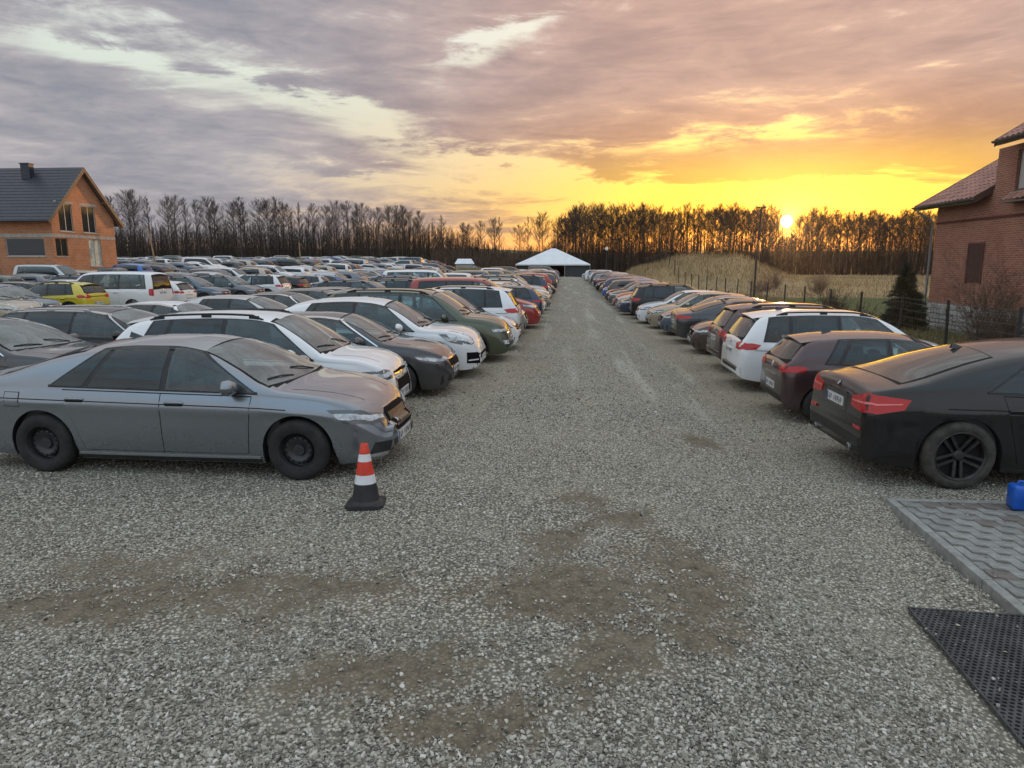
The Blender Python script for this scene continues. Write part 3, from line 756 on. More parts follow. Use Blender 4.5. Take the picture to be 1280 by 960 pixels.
def wheel_meshes(r, kind, w=.215):
    """tyre and rim lying in the xz plane, outer face towards +y"""
    M = Matrix.Rotation(R(-90), 4, 'X'); ri = r*{'steel': .60, 'big': .70, 'van': .62}.get(kind, .655)
    q = MB(); h = w/2
    q.lathe([(ri*.96, h-.02), (ri+.012, h), (r*.87, h+.008), (r*.955, h-.012), (r, h-.045), (r, 0), (r, -h+.045), (r*.95, -h+.01), (ri, -h), (ri*.9, -h+.03)], 40 if kind in ('steel', 'big') else 26, M)
    ty = q.mesh('tyre', TYRE_D if kind == 'big' else TYRE, sharp=50)
    q = MB()
    if kind == 'steel':
        q.lathe([(0, h-.055), (.062, h-.052), (.07, h-.075), (ri*.52, h-.062), (ri*.62, h-.05), (ri*.72, h-.052), (ri*.84, h-.105), (ri*.90, h-.10), (ri*.93, h-.03), (ri*1.0, h-.004), (ri*1.02, h-.004)], 40, M)
        for k in range(5):
            a = 2*math.pi*k/5; q.lathe([(.011, h-.07), (.011, h-.052), (0, h-.05)], 8, M @ Matrix.Translation((.048*math.cos(a), .048*math.sin(a), 0)))
        q.cur = 1
        for k in range(14):
            a = 2*math.pi*(k+.5)/14; T = M @ Matrix.Translation((ri*.70*math.cos(a), ri*.70*math.sin(a), 0)); q.lathe([(.017, h-.049), (.0, h-.0485)], 10, T)
        return ty, q.mesh('rim', [STEEL, SEAM], sharp=35)
    q.lathe([(ri*.90, h-.10), (ri*.93, h-.02), (ri*1.0, h+.002), (ri*1.03, h-.004)], 32, M)
    q.lathe([(0, h-.028), (.05, h-.03), (.066, h-.05), (.066, h-.1)], 18, M)
    q.cur = 1; q.lathe([(ri*.93, h-.095), (.03, h-.105), (0, h-.105)], 26, M); q.cur = 0
    n, dbl = {'five': (5, 0), 'ten': (10, 0), 'big': (5, 1), 'van': (5, 0), 'seven': (7, 0)}[kind]
    for k in range(n):
        a0 = 2*math.pi*k/n + .3
        for da in ((-.13, .13) if dbl else (0,)):
            wd = .019 if dbl else (.026 if n > 6 else .04); Rz = M @ Matrix.Rotation(a0, 4, 'Z')
            y0, y1 = (da*.25, da*ri*1.25) if dbl else (0, 0)
            pts = [Vector((.05, y0-wd*.8, h-.05)), Vector((.05, y0+wd*.8, h-.05)), Vector((ri*.95, y1+wd, h-.022)), Vector((ri*.95, y1-wd, h-.022))]
            lo = [p - Vector((0, 0, .045)) for p in pts]
            q.add([Rz @ p for p in pts + lo], [(0, 1, 2, 3), (0, 4, 5, 1), (1, 5, 6, 2), (2, 6, 7, 3), (3, 7, 4, 0)])
    return ty, q.mesh('rim', [DARKALLOY if kind in ('big',) else ALLOY, UNDER], sharp=35)
WHEELS = {}
def get_wheel(r, kind):
    if (r, kind) not in WHEELS: WHEELS[r, kind] = wheel_meshes(r, kind)
    return WHEELS[r, kind]

def mirror_mesh(c, sg, x, z, y):
    q = MB(); prof = []
    for t in np.linspace(-1, 1, 7):
        k = math.sqrt(max(0, 1 - t*t))**.6
        prof.append([(x - .03 + .10*k*math.cos(a) * (1.0 if math.cos(a) > 0 else .45), y + sg*(.125 + t*.135), z + .085 + .09*k*math.sin(a) + .012*t) for a in np.arange(10)*2*math.pi/10])
    vs = [p for r_ in prof for p in r_]; fs = [(i*10+k, i*10+(k+1) % 10, (i+1)*10+(k+1) % 10, (i+1)*10+k) for i in range(6) for k in range(10)]
    q.add(vs, fs); q.cur = 1
    q.tube([(x, y-sg*.04, z-.0), (x-.01, y+sg*.06, z+.03)], .026, 8)
    return q.mesh('mirror', [PAINT['white'], TRIM], sharp=60)

def make_plate(s, P, sgn, z, y=0):
    """number plate on nose (+1) or tail (-1)"""
    x0 = s.L if sgn > 0 else 0; mode = '+x' if sgn > 0 else '-x'
    p, n = s.cast((x0, y, z), mode); p2, _ = s.cast((x0, y, z+.06), mode); p0, _ = s.cast((x0, y, z-.06), mode)
    X = max(p.x, p2.x, p0.x)+.006 if sgn > 0 else min(p.x, p2.x, p0.x)-.006
    q = MB(); w, h = .26, .057
    q.box(X-.008, X+.008, y-w, y+w, z-h, z+h); xs_ = X + sgn*.0095
    def fl(y0, y1, z0, z1):
        f = [(xs_, y0, z0), (xs_, y1, z0), (xs_, y1, z1), (xs_, y0, z1)]; q.add(f, [(0, 1, 2, 3)] if sgn > 0 else [(3, 2, 1, 0)])
    e = -sgn*-1
    q.cur = 1; fl(*sorted((y - sgn*(w-.004), y - sgn*(w-.045))), z-h+.004, z+h-.004)
    q.cur = 2
    for k in range(8):
        if k in (2,): continue
        a = y - sgn*(w-.075) + sgn*k*.054; fl(*sorted((a, a+sgn*.012)), z-.038, z+.038); fl(*sorted((a+sgn*.02, a+sgn*.034)), z-.038 + (.026 if k % 2 else .0), z+.038 - (0 if k % 3 else .03))
    me = bpy.data.meshes.new('number_plate'); me.from_pydata(q.v, [], q.f); me.polygons.foreach_set('material_index', q.m)
    for m_ in (PLATE, PLATEBLUE, INK): me.materials.append(m_)
    return me

def cabin(c, add):
    D = c.dlo; x0, x1 = D['screen']; xs_ = np.linspace(.30, x0 + .02, 9); q = MB(); fl = c.gc + .20
    half = [(min(float(c.ys(x, c.belt(x))), c.W*.48) - .07, float(c.belt(x)) - .015) for x in xs_]
    for i in range(8):
        (w0, z0), (w1, z1) = half[i], half[i+1]; a, b = xs_[i], xs_[i+1]
        for sg in (1, -1): q.add([(a, sg*w0, fl), (b, sg*w1, fl), (b, sg*w1, z1), (a, sg*w0, z0), (a, sg*(w0+.075), z0), (b, sg*(w1+.075), z1)], [(0, 1, 2, 3), (3, 2, 5, 4)])
        q.add([(a, w0, fl), (b, w1, fl), (b, -w1, fl), (a, -w0, fl)], [(0, 1, 2, 3)])
    (wa, za), (wb, zb) = half[0], half[-1]; xr_ = D['side'][0] + .35
    q.box(x0-.50, x0+.02, -wb+.01, wb-.01, zb-.32, zb-.03); q.box(.32, min(xr_, 1.2), -wa+.02, wa-.02, za-.20, za-.06)
    add('interior', q.mesh('interior', [CABIN], bevel=.0), 0)
    xb = D['posts'][-1][0] if len(D['posts']) < 3 else D['posts'][1][0]; base = float(c.belt(xb)) - .62
    for nm, xx, ys_ in (('front_seat', xb + .12, (.36, -.36)), ('rear_seat', max(xb - .85, .75), (0,))):
        for y in ys_:
            q = MB(); w = .24 if nm == 'front_seat' else .60; T_ = Matrix.Translation((xx, y, base)) @ Matrix.Rotation(R(-14), 4, 'Y')
            q.box(-.08, .08, -w, w, .08, .66, T_); q.box(.0, .50, -w, w, -.06, .10, Matrix.Translation((xx, y, base)))
            for hy in ((0,) if nm == 'front_seat' else (-.36, .36)): q.box(-.06, .05, hy-.13, hy+.13, .70, .90, T_); q.box(-.015, .015, hy-.05, hy+.05, .64, .72, T_)
            add(nm, q.mesh(nm, SEAT, bevel=.03, sharp=50), 0)
    q = MB(); q.lathe([(.185, -.012), (.20, 0), (.185, .012), (.17, 0), (.185, -.012)], 18, Matrix.Translation((x0-.72, .36, zb-.06)) @ Matrix.Rotation(R(-65), 4, 'Y')); add('steering_wheel', q.mesh('steering_wheel', TRIM, sharp=60), 0)
    z_ = float(c.zt(x1)) - .16; q = MB(); q.box(x1+.10, x1+.13, -.11, .11, z_-.05, z_+.03); add('rear_view_mirror', q.mesh('rear_view_mirror', TRIM, bevel=.01), 0)

def build_car(c, name='car', lod=1):
    """the parts of one car as (name, mesh, parent index or None, location, flip, paintable)"""
    parts = []
    hi = lod == 0
    def add(nm, me, parent=None, loc=(0, 0, 0), rz=0):
        parts.append((nm, me, parent, loc, rz)); return len(parts)-1
    body = c.body(*((84, 14, 12, True) if hi else ((56, 9, 9, True) if lod == 1 else ((16, 5, 4) if lod == 2 else (7, 3, 3)))))
    tiny = lod == 3; lod = min(lod, 2)
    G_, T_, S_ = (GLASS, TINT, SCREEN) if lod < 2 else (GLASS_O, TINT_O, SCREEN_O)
    add('body', body)
    nu, nv = (14, 8) if hi else ((8, 4) if lod == 1 else (3, 2))
    D = c.dlo; L = c.L; kw = c.kw
    # --- windscreen
    x0, x1 = D['screen']; ny_ = 10 if hi else (6 if lod == 1 else 2)
    def wy(x, k=.9):
        zl, zt = float(c.belt(x)), float(c.zt(x)); wb = float(c.ys(x, zl)); h = zt-zl
        return max(.3, (wb - c.lean*max(0, h-.07)*(.55+.45*min(1, h/.45)) - .02)*k)
    def topglass(nm, xa, xb, m_, k=.9, off=.004):
        P = []; ya, yb = wy(xa, k), wy(xb, k)
        xm = xa + (xb-xa)*.0
        bot = [(xa - (.0 if True else 0), y, 0) for y in np.linspace(-ya, ya, 7)]
        sg = 1 if xa > xb else -1                                # edges bowed like real screens
        bot = [(xa - sg*.10*(y/ya)**2 if nm == 'windscreen' else xa + .04*(y/ya)**2, y, 0) for _, y, _z in bot]
        top = [(xb - sg*.05*(y/yb)**2 if nm == 'windscreen' else xb, y, 0) for y in np.linspace(-yb, yb, 7)]
        c.patch(P, bot, top, 'z', off, ny_*2, nv*3); return P
    if lod < 2:
        cabin(c, add)
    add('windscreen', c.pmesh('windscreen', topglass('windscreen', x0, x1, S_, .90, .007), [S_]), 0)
    # --- rear window
    rw = D['rear']
    if rw[0] == 'z': P = topglass('rear_window', rw[1], rw[2], GLASS, rw[3] if len(rw) > 3 else .86)
    else:
        _, z0, z1, y0, y1 = rw; P = []
        c.patch(P, [(0, y, z0 + .03*(abs(y)/y0)**3) for y in np.linspace(-y0, y0, 7)], [(0, y, z1) for y in np.linspace(-y1, y1, 7)], '-x', .004, ny_, nv)
    add('rear_window', c.pmesh('rear_window', P, [T_]), 0)
    # --- side windows
    bl = lambda x: float(c.belt(x)) + D.get('sill', .035)
    hd = D.get('head', .085)
    tp = lambda x: max(float(c.zt(x)) - hd, bl(x) + .004)
    def dlo_poly(xb0, xb1, xt0, xt1, gb=0, gt=0, n=9):
        return [(x, 0, bl(x) - gb) for x in np.linspace(xb0, xb1, n)], [(x, 0, tp(x) + gt) for x in np.linspace(xt0, xt1, n)]
    for sg in (1, -1):
        xb0, xt0, xb1, xt1 = D['side']
        def sidepatch(a0, a1, b0, b1, off, gb=0, gt=0, u=nu, mode='y'):
            P = []; bot, top = dlo_poly(a0, a1, b0, b1, gb, gt)
            c.patch(P, [(x, sg, z) for x, _, z in bot], [(x, sg, z) for x, _, z in top], mode, off, u, max(nv, 6 if lod < 2 else 2)); return P
        if lod < 2:
            if kw.get('chrome'):
                P = []; c.patch(P, [(x, sg, tp(x) + .012) for x in np.linspace(xt0-.04, xt1+.02, 15)], [(x, sg, tp(x) + .034) for x in np.linspace(xt0-.04, xt1+.02, 15)], 'y', .009, 18, 1)
                c.patch(P, [(xb1+.03, sg, bl(xb1) - .012), (xt1+.028, sg, tp(xt1) + .016)], [(xb1+.065, sg, bl(xb1) - .012), (xt1+.05, sg, tp(xt1) + .03)], 'y', .009, 8, 1); add('window_trim', c.pmesh('window_trim', P, [CHROME if kw['chrome'] == 1 else SATIN]), 0)
            ring = []; n_ = 15
            B_ = lambda x, g=0: (x, sg, bl(x) - g); T2 = lambda x, g=0: (x, sg, tp(x) + g)
            c.patch(ring, [B_(x, .016) for x in np.linspace(xb0-.03, xb1+.025, n_)], [B_(x, -.012) for x in np.linspace(xb0-.03, xb1+.025, n_)], 'y', .006, n_, 1)
            c.patch(ring, [T2(x, -.014) for x in np.linspace(xt0-.03, xt1+.02, n_)], [T2(x, .016) for x in np.linspace(xt0-.03, xt1+.02, n_)], 'y', .006, n_, 1)
            for (xa, xb, da, db) in [(xb0, xt0, -.035, .02), (xb1, xt1, -.03, .035)] + [(b_, t_, -.05, .05) for b_, t_ in D['posts']]:
                c.patch(ring, [B_(xa+da, .01), T2(xb+da, .012)], [B_(xa+db, .01), T2(xb+db, .012)], 'y', .0075, 8, 2)
            add('window_surround', c.pmesh('window_surround', ring, [TRIM]), 0)
        bs = D['posts']; ea = [(xb0, xt0)]
        for (b_, t_) in bs: ea += [(b_-.035, t_-.03), (b_+.035, t_+.03)]
        ea.append((xb1, xt1))
        for k in range(0, len(ea), 2):
            (a, at_), (b_, bt_) = ea[k], ea[k+1]
            if lod == 2 and k: continue
            if lod == 2: b_, bt_ = xb1, xt1
            last = k == len(ea)-2
            me = c.pmesh('side_window', sidepatch(a, b_, at_, bt_, .0095 if lod < 2 else .008), [G_ if last or D.get('glass') else T_])
            add('side_window', me, 0)
    # --- lamps, grille, plates
    F, Q = c.front, c.rear
    for sg in (1, -1):
        for key, nm, src in (('lamp', 'headlight', F), ('tail', 'taillight', Q)):
            bot, top = src[key]
            P = []; f_ = lambda pl: [(x if nm == 'taillight' else L+x, sg*y, z) for x, y, z in pl]
            m_ = src.get('mats', [LAMP] if nm == 'headlight' else [TAIL])
            if lod < 2 and nm == 'headlight':
                c.patch(P, f_(bot), f_(top), 'n', .006, nu*2, max(3, nv-1), 0, .02); me = c.pmesh(nm, P, [LAMPDARK])
                i = add(nm, me, 0); P = []; zc = [(Vector(a)*.3 + Vector(b)*.7) for a, b in zip(f_(bot), f_(top))]; zd = [(Vector(a)*.72 + Vector(b)*.28) for a, b in zip(f_(bot), f_(top))]
                c.patch(P, zd, zc, 'n', .015, nu*2, 2, 0, .012); add('lens', c.pmesh('lens', P, [LAMP]), i)
                if src.get('amber'):
                    P = []; a, b = src['amber']; c.patch(P, f_(a), f_(b), 'n', .018, 4, 2); add('indicator', c.pmesh('indicator', P, [AMBER]), i)
            else:
                c.patch(P, f_(bot), f_(top), 'n', .010 if lod < 2 else .006, nu*3 if lod < 2 else 2, nv if lod < 2 else 1, 0, .02); i = add(nm, c.pmesh(nm, P, m_), 0)
                if lod < 2 and src.get('strip'):
                    P = []; a, b = src['strip']; c.patch(P, f_(a), f_(b), 'n', .014, nu*3, 1); add('light_strip', c.pmesh('light_strip', P, [TAILHI]), i)
    for src, sgn, mode in ((F, 1, '+x'), (Q, -1, '-x')):
        for key in ('grille', 'intake', 'panel', 'bar', 'fog', 'step'):
            if key not in src: continue
            if lod == 2 and key in ('bar', 'fog'): continue
            specs = src[key]; specs = specs if isinstance(specs, list) else [specs]
            for sp in specs:
                poly, m_, off = sp[:3]; sides = (1, -1) if key in ('fog',) else (1,)
                for sg in sides:
                    P = []; xx = L if sgn > 0 else 0
                    bot = [(xx + p[2] if len(p) > 2 else xx, sg*p[0], p[1]) for p in poly[0]]; top = [(xx + p[2] if len(p) > 2 else xx, sg*p[0], p[1]) for p in poly[1]]
                    c.patch(P, bot, top, sp[3] if len(sp) > 3 else mode, off, nu if lod < 2 else 3, max(2, nv-2) if lod < 2 else 1)
                    add({'grille': 'grille', 'intake': 'lower_grille', 'panel': 'bumper_panel', 'bar': 'trim_bar', 'fog': 'fog_lamp', 'step': 'bumper_panel'}[key], c.pmesh(key, P, [m_]), 0)
    if lod < 2:
        if F.get('plate'): add('number_plate', make_plate(c, None, 1, F['plate']), 0)
        if Q.get('plate'): add('number_plate', make_plate(c, None, -1, Q['plate']), 0)
    # --- wheels
    ty, ri = get_wheel(c.r, kw.get('wheel', 'five')) if lod < 2 else get_wheel(c.r, 'van')
    if lod < 2:
        for x in (c.xf, c.xr):
            for sg in (1, -1):
                i = add('wheel', ty, None, (x, sg*(c.W/2 - .125), c.r), 0 if sg > 0 else math.pi); add('rim', ri, i)
    else:
        q = MB()
        for x in (c.xf, c.xr):
            for sg in (1, -1):
                M = Matrix.Translation((x, sg*(c.W/2-.03), c.r)) @ Matrix.Rotation(R(-90*sg), 4, 'X')
                q.cur = 0; q.lathe([(c.r*.64, 0), (c.r, -.02), (c.r, -.19)] if tiny else [(c.r*.64, 0), (c.r*.9, .005), (c.r, -.03), (c.r, -.19)], 8 if tiny else 14, M); q.cur = 1; q.lathe([(c.r*.64, -.005), (0, -.012)] if tiny else [(c.r*.64, -.005), (.05, -.012), (0, -.012)], 6 if tiny else 10, M)
        add('wheels', q.mesh('wheels', [TYRE, ALLOY], sharp=45), 0)
    if lod == 2: return parts
    # --- arch lips / cladding
    clad = kw.get('clad')
    for sg in (1, -1):
        for x in (c.xf, c.xr):
            P = []; wd = .055 if clad else .022; th = np.linspace(math.pi*.985, math.pi*.015, 17)
            zf = lambda a, r_: c.r + r_*math.sin(a)
            bot = [(x + (c.R+.004)*math.cos(a), sg, zf(a, c.R+.004)) for a in th]; top = [(x + (c.R+wd)*math.cos(a), sg, zf(a, c.R+wd)) for a in th]
            if clad:
                bot = [(bot[0][0], sg, c.gc+.06)] + bot + [(bot[-1][0], sg, c.gc+.06)]; top = [(top[0][0], sg, c.gc+.06)] + top + [(top[-1][0], sg, c.gc+.06)]
            if clad: c.patch(P, bot, top, 'y', .007, 16, 1, 0, .03); add('wheel_arch_trim', c.pmesh('wheel_arch_trim', P, [TRIM]), 0)
        P = []; xa, xb = c.xr + c.R + .03, c.xf - c.R - .03; hgt = .115 if clad else .06
        c.patch(P, [(x, sg, c.gc+.012) for x in np.linspace(xa, xb, 6)], [(x, sg, c.gc + hgt) for x in np.linspace(xa, xb, 6)], 'y', .007, 6, 2)
        add('sill_trim', c.pmesh('sill_trim', P, [TRIM]), 0)
        if kw.get('sill_chrome'):
            P = []; c.patch(P, [(x, sg, c.gc+.062) for x in np.linspace(xa, xb, 6)], [(x, sg, c.gc+.082) for x in np.linspace(xa, xb, 6)], 'y', .013, 6, 1); add('trim_bar', c.pmesh('trim_bar', P, [SATIN]), 0)
    # --- doors with handles, over dark shut lines
    for sg in (1, -1):
        for k, (bx, tx) in enumerate(kw['doors']):
            def dpoly(g, ztop):
                bot = []; top = []
                n = 9
                for u in np.linspace(0, 1, n):
                    x = bx[0] + g + (bx[1]-bx[0]-2*g)*u; top_x = tx[0] + g + (tx[1]-tx[0]-2*g)*u
                    zlo = c.gc + .12 + g
                    top.append((top_x, sg, float(c.belt(top_x)) - ztop))
                    bot.append((x, sg, zlo))
                if tx[0] < bx[0] - .05:                       # a rear door cut round the wheel arch
                    pass
                return bot, top
            P = []; b_, t_ = dpoly(-.006, -.004 + .006); c.patch(P, b_, t_, 'y', .0012, nu, nv+2); add('door_gap', c.pmesh('door_gap', P, [SEAM]), 0)
            P = []; b_, t_ = dpoly(.0, .014); c.patch(P, b_, t_, 'y', .0045, nu, nv+6); i = add('door', c.pmesh('door', P, [PAINT['white']]), 0)
            hx = tx[0] + .16; hz = float(c.belt(hx)) - kw.get('handle', .14)
            p, n = c.cast((hx, sg, hz), 'y'); q = MB(); hw = .105
            for dx_, r0 in ((0, 0),):
                q.tube([p + Vector((-hw, 0, 0)) + n*.008, p + Vector((-hw*.7, 0, .004)) + n*.026, p + Vector((hw*.75, 0, .004)) + n*.028, p + Vector((hw, 0, 0)) + n*.008], [.009, .017, .017, .009], 8)
            q.cur = 1; q.tube([p + Vector((-hw*.9, 0, -.012)) + n*.004, p + Vector((hw*.9, 0, -.012)) + n*.004], .02, 8)
            add('handle', q.mesh('handle', [CHROME if kw.get('chrome_handle') else PAINT['white'], SEAM], sharp=60), i)
        mx = D['side'][2] - kw.get('mirror_back', .28); mz = float(c.belt(mx)) + .01; my = float(c.ys(mx, mz)) - .03
        add('mirror', mirror_mesh(c, sg, mx, mz, sg*my), 0)
        if kw.get('rails'):
            xa, xb = kw['rails']; q = MB(); pts = []
            for u in np.linspace(0, 1, 12):
                x = xa + (xb-xa)*u; y = wy(x, .93); pz = c.cast((x, sg*y, 0), 'z')[0].z; pts.append((x, sg*y, pz + .045*min(1, math.sin(math.pi*u)*5)))
            q.tube(pts, .016, 8)
            for u in (.08, .5, .92):
                x = xa + (xb-xa)*u; y = wy(x, .93); pz = c.cast((x, sg*y, 0), 'z')[0].z; q.box(x-.07, x+.07, sg*y-.014, sg*y+.014, pz-.02, pz+.04)
            add('roof_rail', q.mesh('roof_rail', TRIM if kw.get('rail_black', 1) else SATIN, sharp=50), 0)
        # wiper
        q = MB(); P0 = c.cast((x0 - .06, sg*.30 + .12, 0), 'z')[0]; P1 = c.cast((x0 - .16, sg*.30 - .32, 0), 'z')[0]
        q.tube([P0 + Vector((.0, 0, .012)), P0.lerp(P1, .5) + Vector((0, 0, .03)), P1 + Vector((0, 0, .018))], .009, 5); add('wiper', q.mesh('wiper', TRIM), 0)
    ax = kw.get('antenna')
    if ax:
        p = c.cast((ax, 0, 0), 'z')[0]; q = MB(); q.add([(ax-.09, 0, p.z+.062), (ax-.10, .028, p.z-.005), (ax+.1, .02, p.z-.012), (ax+.1, -.02, p.z-.012), (ax-.10, -.028, p.z-.005), (ax-.06, .004, p.z+.062)], [(0, 1, 2), (0, 2, 3), (0, 3, 4), (0, 4, 1)])
        add('antenna', q.mesh('antenna', [GLOSS]), 0)
    if kw.get('spoiler'):
        xs_, ln = kw['spoiler']; yb = wy(xs_+.1, .92); P = MB(); pts = []
        zc = lambda y, x: c.cast((x, y, 0), 'z')[0].z
        top_ = [(xs_+ln, y, zc(y, xs_+ln)+.004) for y in np.linspace(-yb, yb, 9)]
        tail = [(xs_-.13 + .05*(y/yb)**2, y, zc(y*.97, xs_+.12) - .030) for y in np.linspace(-yb, yb, 9)]
        lowr = [(x+.04, y, z-.04) for x, y, z in tail]; low2 = [(xs_+ln*.4, y, z-.07) for x, y, z in top_]
        vs = top_+tail+lowr+low2; fs = []
        for a in range(3):
            for k in range(8): fs.append((a*9+k, a*9+k+1, (a+1)*9+k+1, (a+1)*9+k))
        P.add(vs, fs); add('spoiler', P.mesh('spoiler', [PAINT['white']] if not kw.get('spoiler_black') else [GLOSS], sharp=40), 0)
    for fn in kw.get('extra', []): fn(c, add)
    return parts

PROTO = {}
def emit(parts, kind, paint, L):
    """link the parts of a car under an empty set on the ground below its middle"""
    root = empty(kind); objs = []
    for nm, me, par, loc, rz in parts:
        o = link(nm, me, root if par is None else objs[par]); o.location = loc; o.rotation_euler = (0, 0, rz); objs.append(o)
        if par is None: o.location.x -= L/2
        for sl in o.material_slots: sl.link = 'OBJECT' if sl.material and sl.material.name.startswith('paint_') else 'DATA'
        for sl in o.material_slots:
            if sl.link == 'OBJECT': sl.material = PAINT[paint]
    return root
def repaint(o, paint):
    for ch in o.children:
        for sl in ch.material_slots:
            if sl.link == 'OBJECT': sl.material = PAINT[paint]
        repaint(ch, paint)
# ------------------------------------------------------------------ vehicles: the kinds seen in the photograph
def ex_roundel(z, x_end=None, r=.041, emblem='round'):
    def fn(c, add):
        mode = '-x'; p, n = c.cast((0, 0, z), mode); q = MB(); M = Matrix.Translation(p) @ n.to_track_quat('Z', 'Y').to_matrix().to_4x4()
        q.lathe([(r, -.004), (r, .006), (r*.8, .008)], 24, M)
        for k in range(4):
            q.cur = 1 + k % 2; fan = [(0, 0, .0085)] + [(r*.66*math.cos(a), r*.66*math.sin(a), .0085) for a in np.linspace(k*math.pi/2, (k+1)*math.pi/2, 6)]
            q.add([M @ Vector(v) for v in fan], [(0, i, i+1) for i in range(1, 6)])
        q.cur = 0; q.lathe([(r*.82, .0082), (r*.66, .0086)], 24, M)
        add('emblem', q.mesh('emblem', [GLOSS, WHITEP, PLATEBLUE]), 0)
    return fn
def ex_badge(mode, y, z, w=.05, h=.035, m_=None):
    def fn(c, add):
        x0 = c.L if mode == '+x' else 0; p, n = c.cast((x0, y, z), mode); q = MB(); M = Matrix.Translation(p) @ n.to_track_quat('Z', 'Y').to_matrix().to_4x4()
        q.lathe([(w, -.004), (w, .007), (w*.7, .011), (0, .011)], 20, M); add('emblem', q.mesh('emblem', m_ or CHROME, sharp=30), 0)
    return fn
def ex_exhaust(y, z, r=.045):
    def fn(c, add):
        for sg in (1, -1):
            p, n = c.cast((0, sg*y, z), '-x'); q = MB(); M = Matrix.Translation(p + Vector((.12, 0, 0))) @ Matrix.Rotation(R(-90), 4, 'Y')
            q.lathe([(r, -.05), (r*1.0, .145), (r*.86, .15), (r*.84, -.04), (0, -.04)], 18, M); add('exhaust_pipe', q.mesh('exhaust_pipe', SATIN, sharp=40), 0)
    return fn
def ex_fuel(x, dz, sg=-1):
    def fn(c, add):
        z = float(c.belt(x)) - dz; P = []
        c.patch(P, [(x-.095, sg, z-.08), (x+.095, sg, z-.08)], [(x-.095, sg, z+.08), (x+.095, sg, z+.08)], 'y', .0012, 4, 3); i = add('door_gap', c.pmesh('door_gap', P, [SEAM]), 0); P = []
        c.patch(P, [(x-.085, sg, z-.073), (x+.085, sg, z-.073)], [(x-.085, sg, z+.073), (x+.085, sg, z+.073)], 'y', .004, 4, 3); add('fuel_flap', c.pmesh('fuel_flap', P, [PAINT['white']]), 0)
    return fn
def ex_crease_shade(xa, xb, dz, w=.014):
    """a swage line along the side, its shade drawn as a thin black strip"""
    def fn(c, add):
        for sg in (1, -1):
            P = []; xs_ = np.linspace(xa, xb, 14); c.patch(P, [(x, sg, float(c.belt(x))-dz-w) for x in xs_], [(x, sg, float(c.belt(x))-dz) for x in xs_], 'y', .0055, 18, 1, 0, .009); add('moulding_or_crease_shade', c.pmesh('moulding_or_crease_shade', P, [SEAM]), 0)  # black strip stands in for the shade of the crease
    return fn
def ex_seatheads(c, add): pass
def ex_panelside(x0, x1, m_=None):
    def fn(c, add):
        for sg in (1, -1):
            P = []; c.patch(P, [(x, sg, .62) for x in np.linspace(x0, x1, 8)], [(x, sg, .66) for x in np.linspace(x0, x1, 8)], 'y', .012, 8, 1, 0, .016); add('moulding_or_crease_shade', c.pmesh('moulding_or_crease_shade', P, [TRIM]), 0)
    return fn
def ex_hoodlines(dx0, dx1, y0, y1):
    def fn(c, add):
        for sg in (1, -1):
            P = []; n = 7; xs_ = [c.L - dx0 - (dx1-dx0)*k/(n-1) for k in range(n)]; yy = [sg*(y0 + (y1-y0)*k/(n-1)) for k in range(n)]
            c.patch(P, [(x, y-.004, 0) for x, y in zip(xs_, yy)], [(x, y+.004, 0) for x, y in zip(xs_, yy)], 'z', .0015, 8, 1); add('bonnet_gap', c.pmesh('bonnet_gap', P, [SEAM]), 0)
    return fn
def smile(y, z0, z1, y2=None, n=3):
    y2 = y2 or y; return [(-y, z0), (0, z0-.01), (y, z0)], [(-y2, z1), (0, z1+.01), (y2, z1)]

